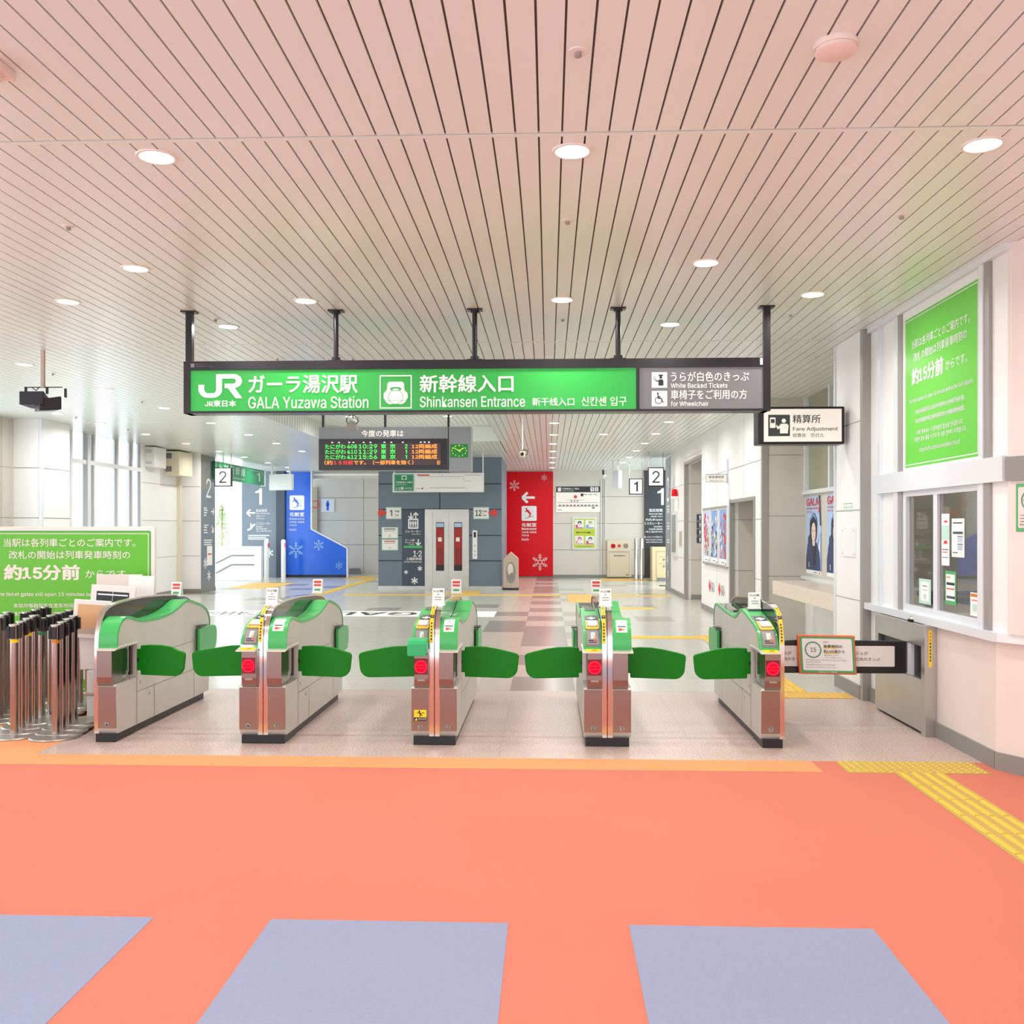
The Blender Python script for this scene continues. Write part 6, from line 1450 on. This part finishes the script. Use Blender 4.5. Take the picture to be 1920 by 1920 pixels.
f = Face2(m, (0, 28.5, 0), (1, 0, 0), (0, 0, 1), .006); f.rrect(wg, -7.873, 2.048, -7.424, 2.489, .04); f.skier('blue_wall', -7.65, 2.27, .36, n=.009)
f.text(wg, '化粧室', -7.873, 1.85, -7.42, 1.98, .03); f.text(wg, 'Restrooms', -7.873, 1.75, -7.42, 1.81, .01); f.text(wg, '化妆室 化粧室', -7.873, 1.65, -7.42, 1.71, .01); f.text(wg, '화장실', -7.873, 1.56, -7.66, 1.61, .01); f.text(wg, 'ห้องน้ำ', -7.873, 1.42, -7.66, 1.49, .01)
for u, v, r in ((-7.68, .83, .25), (-6.98, .98, .17), (-6.36, .36, .12)): f.flake('blue_pale', u, v, r)
m.build('panel', t)
t = thing('mens_room_sign', (-7.29, 31, 2.03), 'white wall sign with a blue standing man symbol', 'sign')
m = MB().use('white_gloss').box(-7.511, -7.071, 30.97, 31.0, 2.028, 2.451); f = Face2(m, (0, 30.97, 0), (1, 0, 0), (0, 0, 1), .006); f.man('blue_wall', -7.29, 2.08, .33); m.build('plate', t)
t = thing('restroom_door', (-7.7, 30.95, 0), 'narrow beige restroom door edge with a red round mark', 'door')
m = MB().use('booth_inside').box(-7.78, -7.62, 30.9, 30.99, 1.2, 2.85); f = Face2(m, (0, 30.9, 0), (1, 0, 0), (0, 0, 1), .006); f.ring('red_print', -7.68, 2.28, .13, .03); m.build('leaf', t)
tag(MB().use('skirting').box(-6.5, -6.2, 30.6, 30.95, 0, .18).box(-6.5, -6.1, 30.5, 30.6, 0, .1).build('step_block'), 'small grey block on the floor against the wall behind the blue panel', 'block')
# green hanging banner over the stairs
t = thing('platform_banner', (-7.9, 24.1, 2.68), 'long green hanging sign along the stairs with vertical characters and a 1', 'sign')
m = MB().use('deep_green').box(-7.98, -7.9, 22.2, 26.0, 2.68, 3.09).use('alu').box(-7.99, -7.89, 26.0, 26.1, 2.66, 3.1); f = Face2(m, (-7.9, 0, 0), (0, 1, 0), (0, 0, 1), .006)
for k, s_ in enumerate('上越新幹線'): f.text('mint', s_, 22.3+k*.43, 2.83, 22.62+k*.43, 3.05, .02)
f.text('mint', 'Joetsu Shinkansen', 22.9, 2.73, 24.3, 2.79, .01); f.text('mint', '1', 25.35, 2.76, 25.6, 3.0, .02); f.rect('mint', 24.8, 3.03, 25.8, 3.04)
m.build('banner', t)
for y in (22.8, 25.9): MB().use('alu').box(-7.95, -7.93, y, y+.03, 3.09, H).build('hanger', t)
# stair railing
t = thing('stair_railing', (-8.8, 26.6, 0), 'white stair enclosure panel with two sloping handrails at the far left', 'stair railing')
MB().use('white_gloss').box(-9.6, -8.16, 26.6, 26.68, 0, .90).box(-9.6, -8.15, 26.56, 26.72, .90, .98).box(-8.30, -8.15, 26.55, 26.75, 0, .98).build('panel', t, bevel=.01)
m = MB().use('skirting'); m.tube([(-9.45, 26.54, .50), (-9.0, 26.54, .72), (-8.35, 26.54, .72)], .018); m.build('handrail', t, smooth=True)
m = MB().use('skirting'); m.tube([(-9.45, 26.54, .22), (-9.0, 26.54, .46), (-8.35, 26.54, .46)], .018); m.build('handrail', t, smooth=True)
for x, l in ((-8.28, 'white bollard with a pink tag, left one before the grey-blue panel'), (-7.78, 'white bollard with a pink tag, right one before the blue wall')):
    t = thing('bollard', (x, 27.5, 0), l, 'bollard', 'white bollards at the stairs'); MB().use('wall_white').lathe([(.068, 0), (.068, 1.12), (.05, 1.16), (0, 1.165)], (x, 27.5, 0), n=20).build('post', t, smooth=True)
    MB().use('magenta').box(x+.05, x+.085, 27.44, 27.5, .95, 1.06).build('tag', t)
# left wall equipment boxes and pipe
t = thing('wall_speaker', (-8.35, 19.85, 2.78), 'white slotted wall box high on the left wall, left of two', 'wall box')
MB().use('wall_white').box(LW, -8.24, 19.5, 20.1, 2.78, 3.2).build('housing', t, bevel=.008)
m = MB(); f = Face2(m, (0, 19.5, 0), (1, 0, 0), (0, 0, 1), .004)
for z in (2.85, 2.88, 3.08, 3.11, 3.14): f.rect('ink_grey', -8.43, z, -8.30, z+.008)
m.build('grille', t)
t = thing('wall_speaker', (-8.3, 21.0, 2.66), 'cream wall box with two dark vents high on the left wall, right of two', 'wall box')
MB().use('cream_box').box(LW, -8.12, 20.5, 21.3, 2.66, 3.19).build('housing', t, bevel=.008)
m = MB(); f = Face2(m, (0, 20.5, 0), (1, 0, 0), (0, 0, 1), .004); f.rect('ink_grey', -8.42, 3.03, -8.28, 3.15); f.rect('ink_grey', -8.42, 2.74, -8.28, 2.86); m.build('vent', t)
tag(MB().use('cream_box').box(LW, LW+.08, 21.2, 21.3, 0, 2.66).build('conduit'), 'cream conduit dropping from the wall box on the left wall', 'conduit')
# tree outside the stair window
t = thing('tree', (-11.6, 32.0, 0), 'pale green conifer outside behind the stair opening', 'tree')
MB().use('kraft').cyl((-11.6, 33.2, -2), (-11.6, 33.2, 2.2), .08, .03, n=8).build('trunk', t)
m = MB().use('foliage'); rr = random.Random(3)
for k in range(900):
    z = rr.uniform(-.6, 2.35); R0 = (2.4-z)*.24; a = rr.uniform(0, 2*PI); r = R0*math.sqrt(rr.random()); x, y = -11.6+r*math.cos(a), 33.2+r*math.sin(a); s_ = rr.uniform(.04, .09)
    d = Vector((math.cos(a), math.sin(a), rr.uniform(-.5, .3)))*s_*1.8; e = Vector((-math.sin(a), math.cos(a), .3))*s_*.5
    c = Vector((x, y, z)); m.add([tuple(c-e), tuple(c+d), tuple(c+e)], [(0, 1, 2)])
m.build('foliage', t)
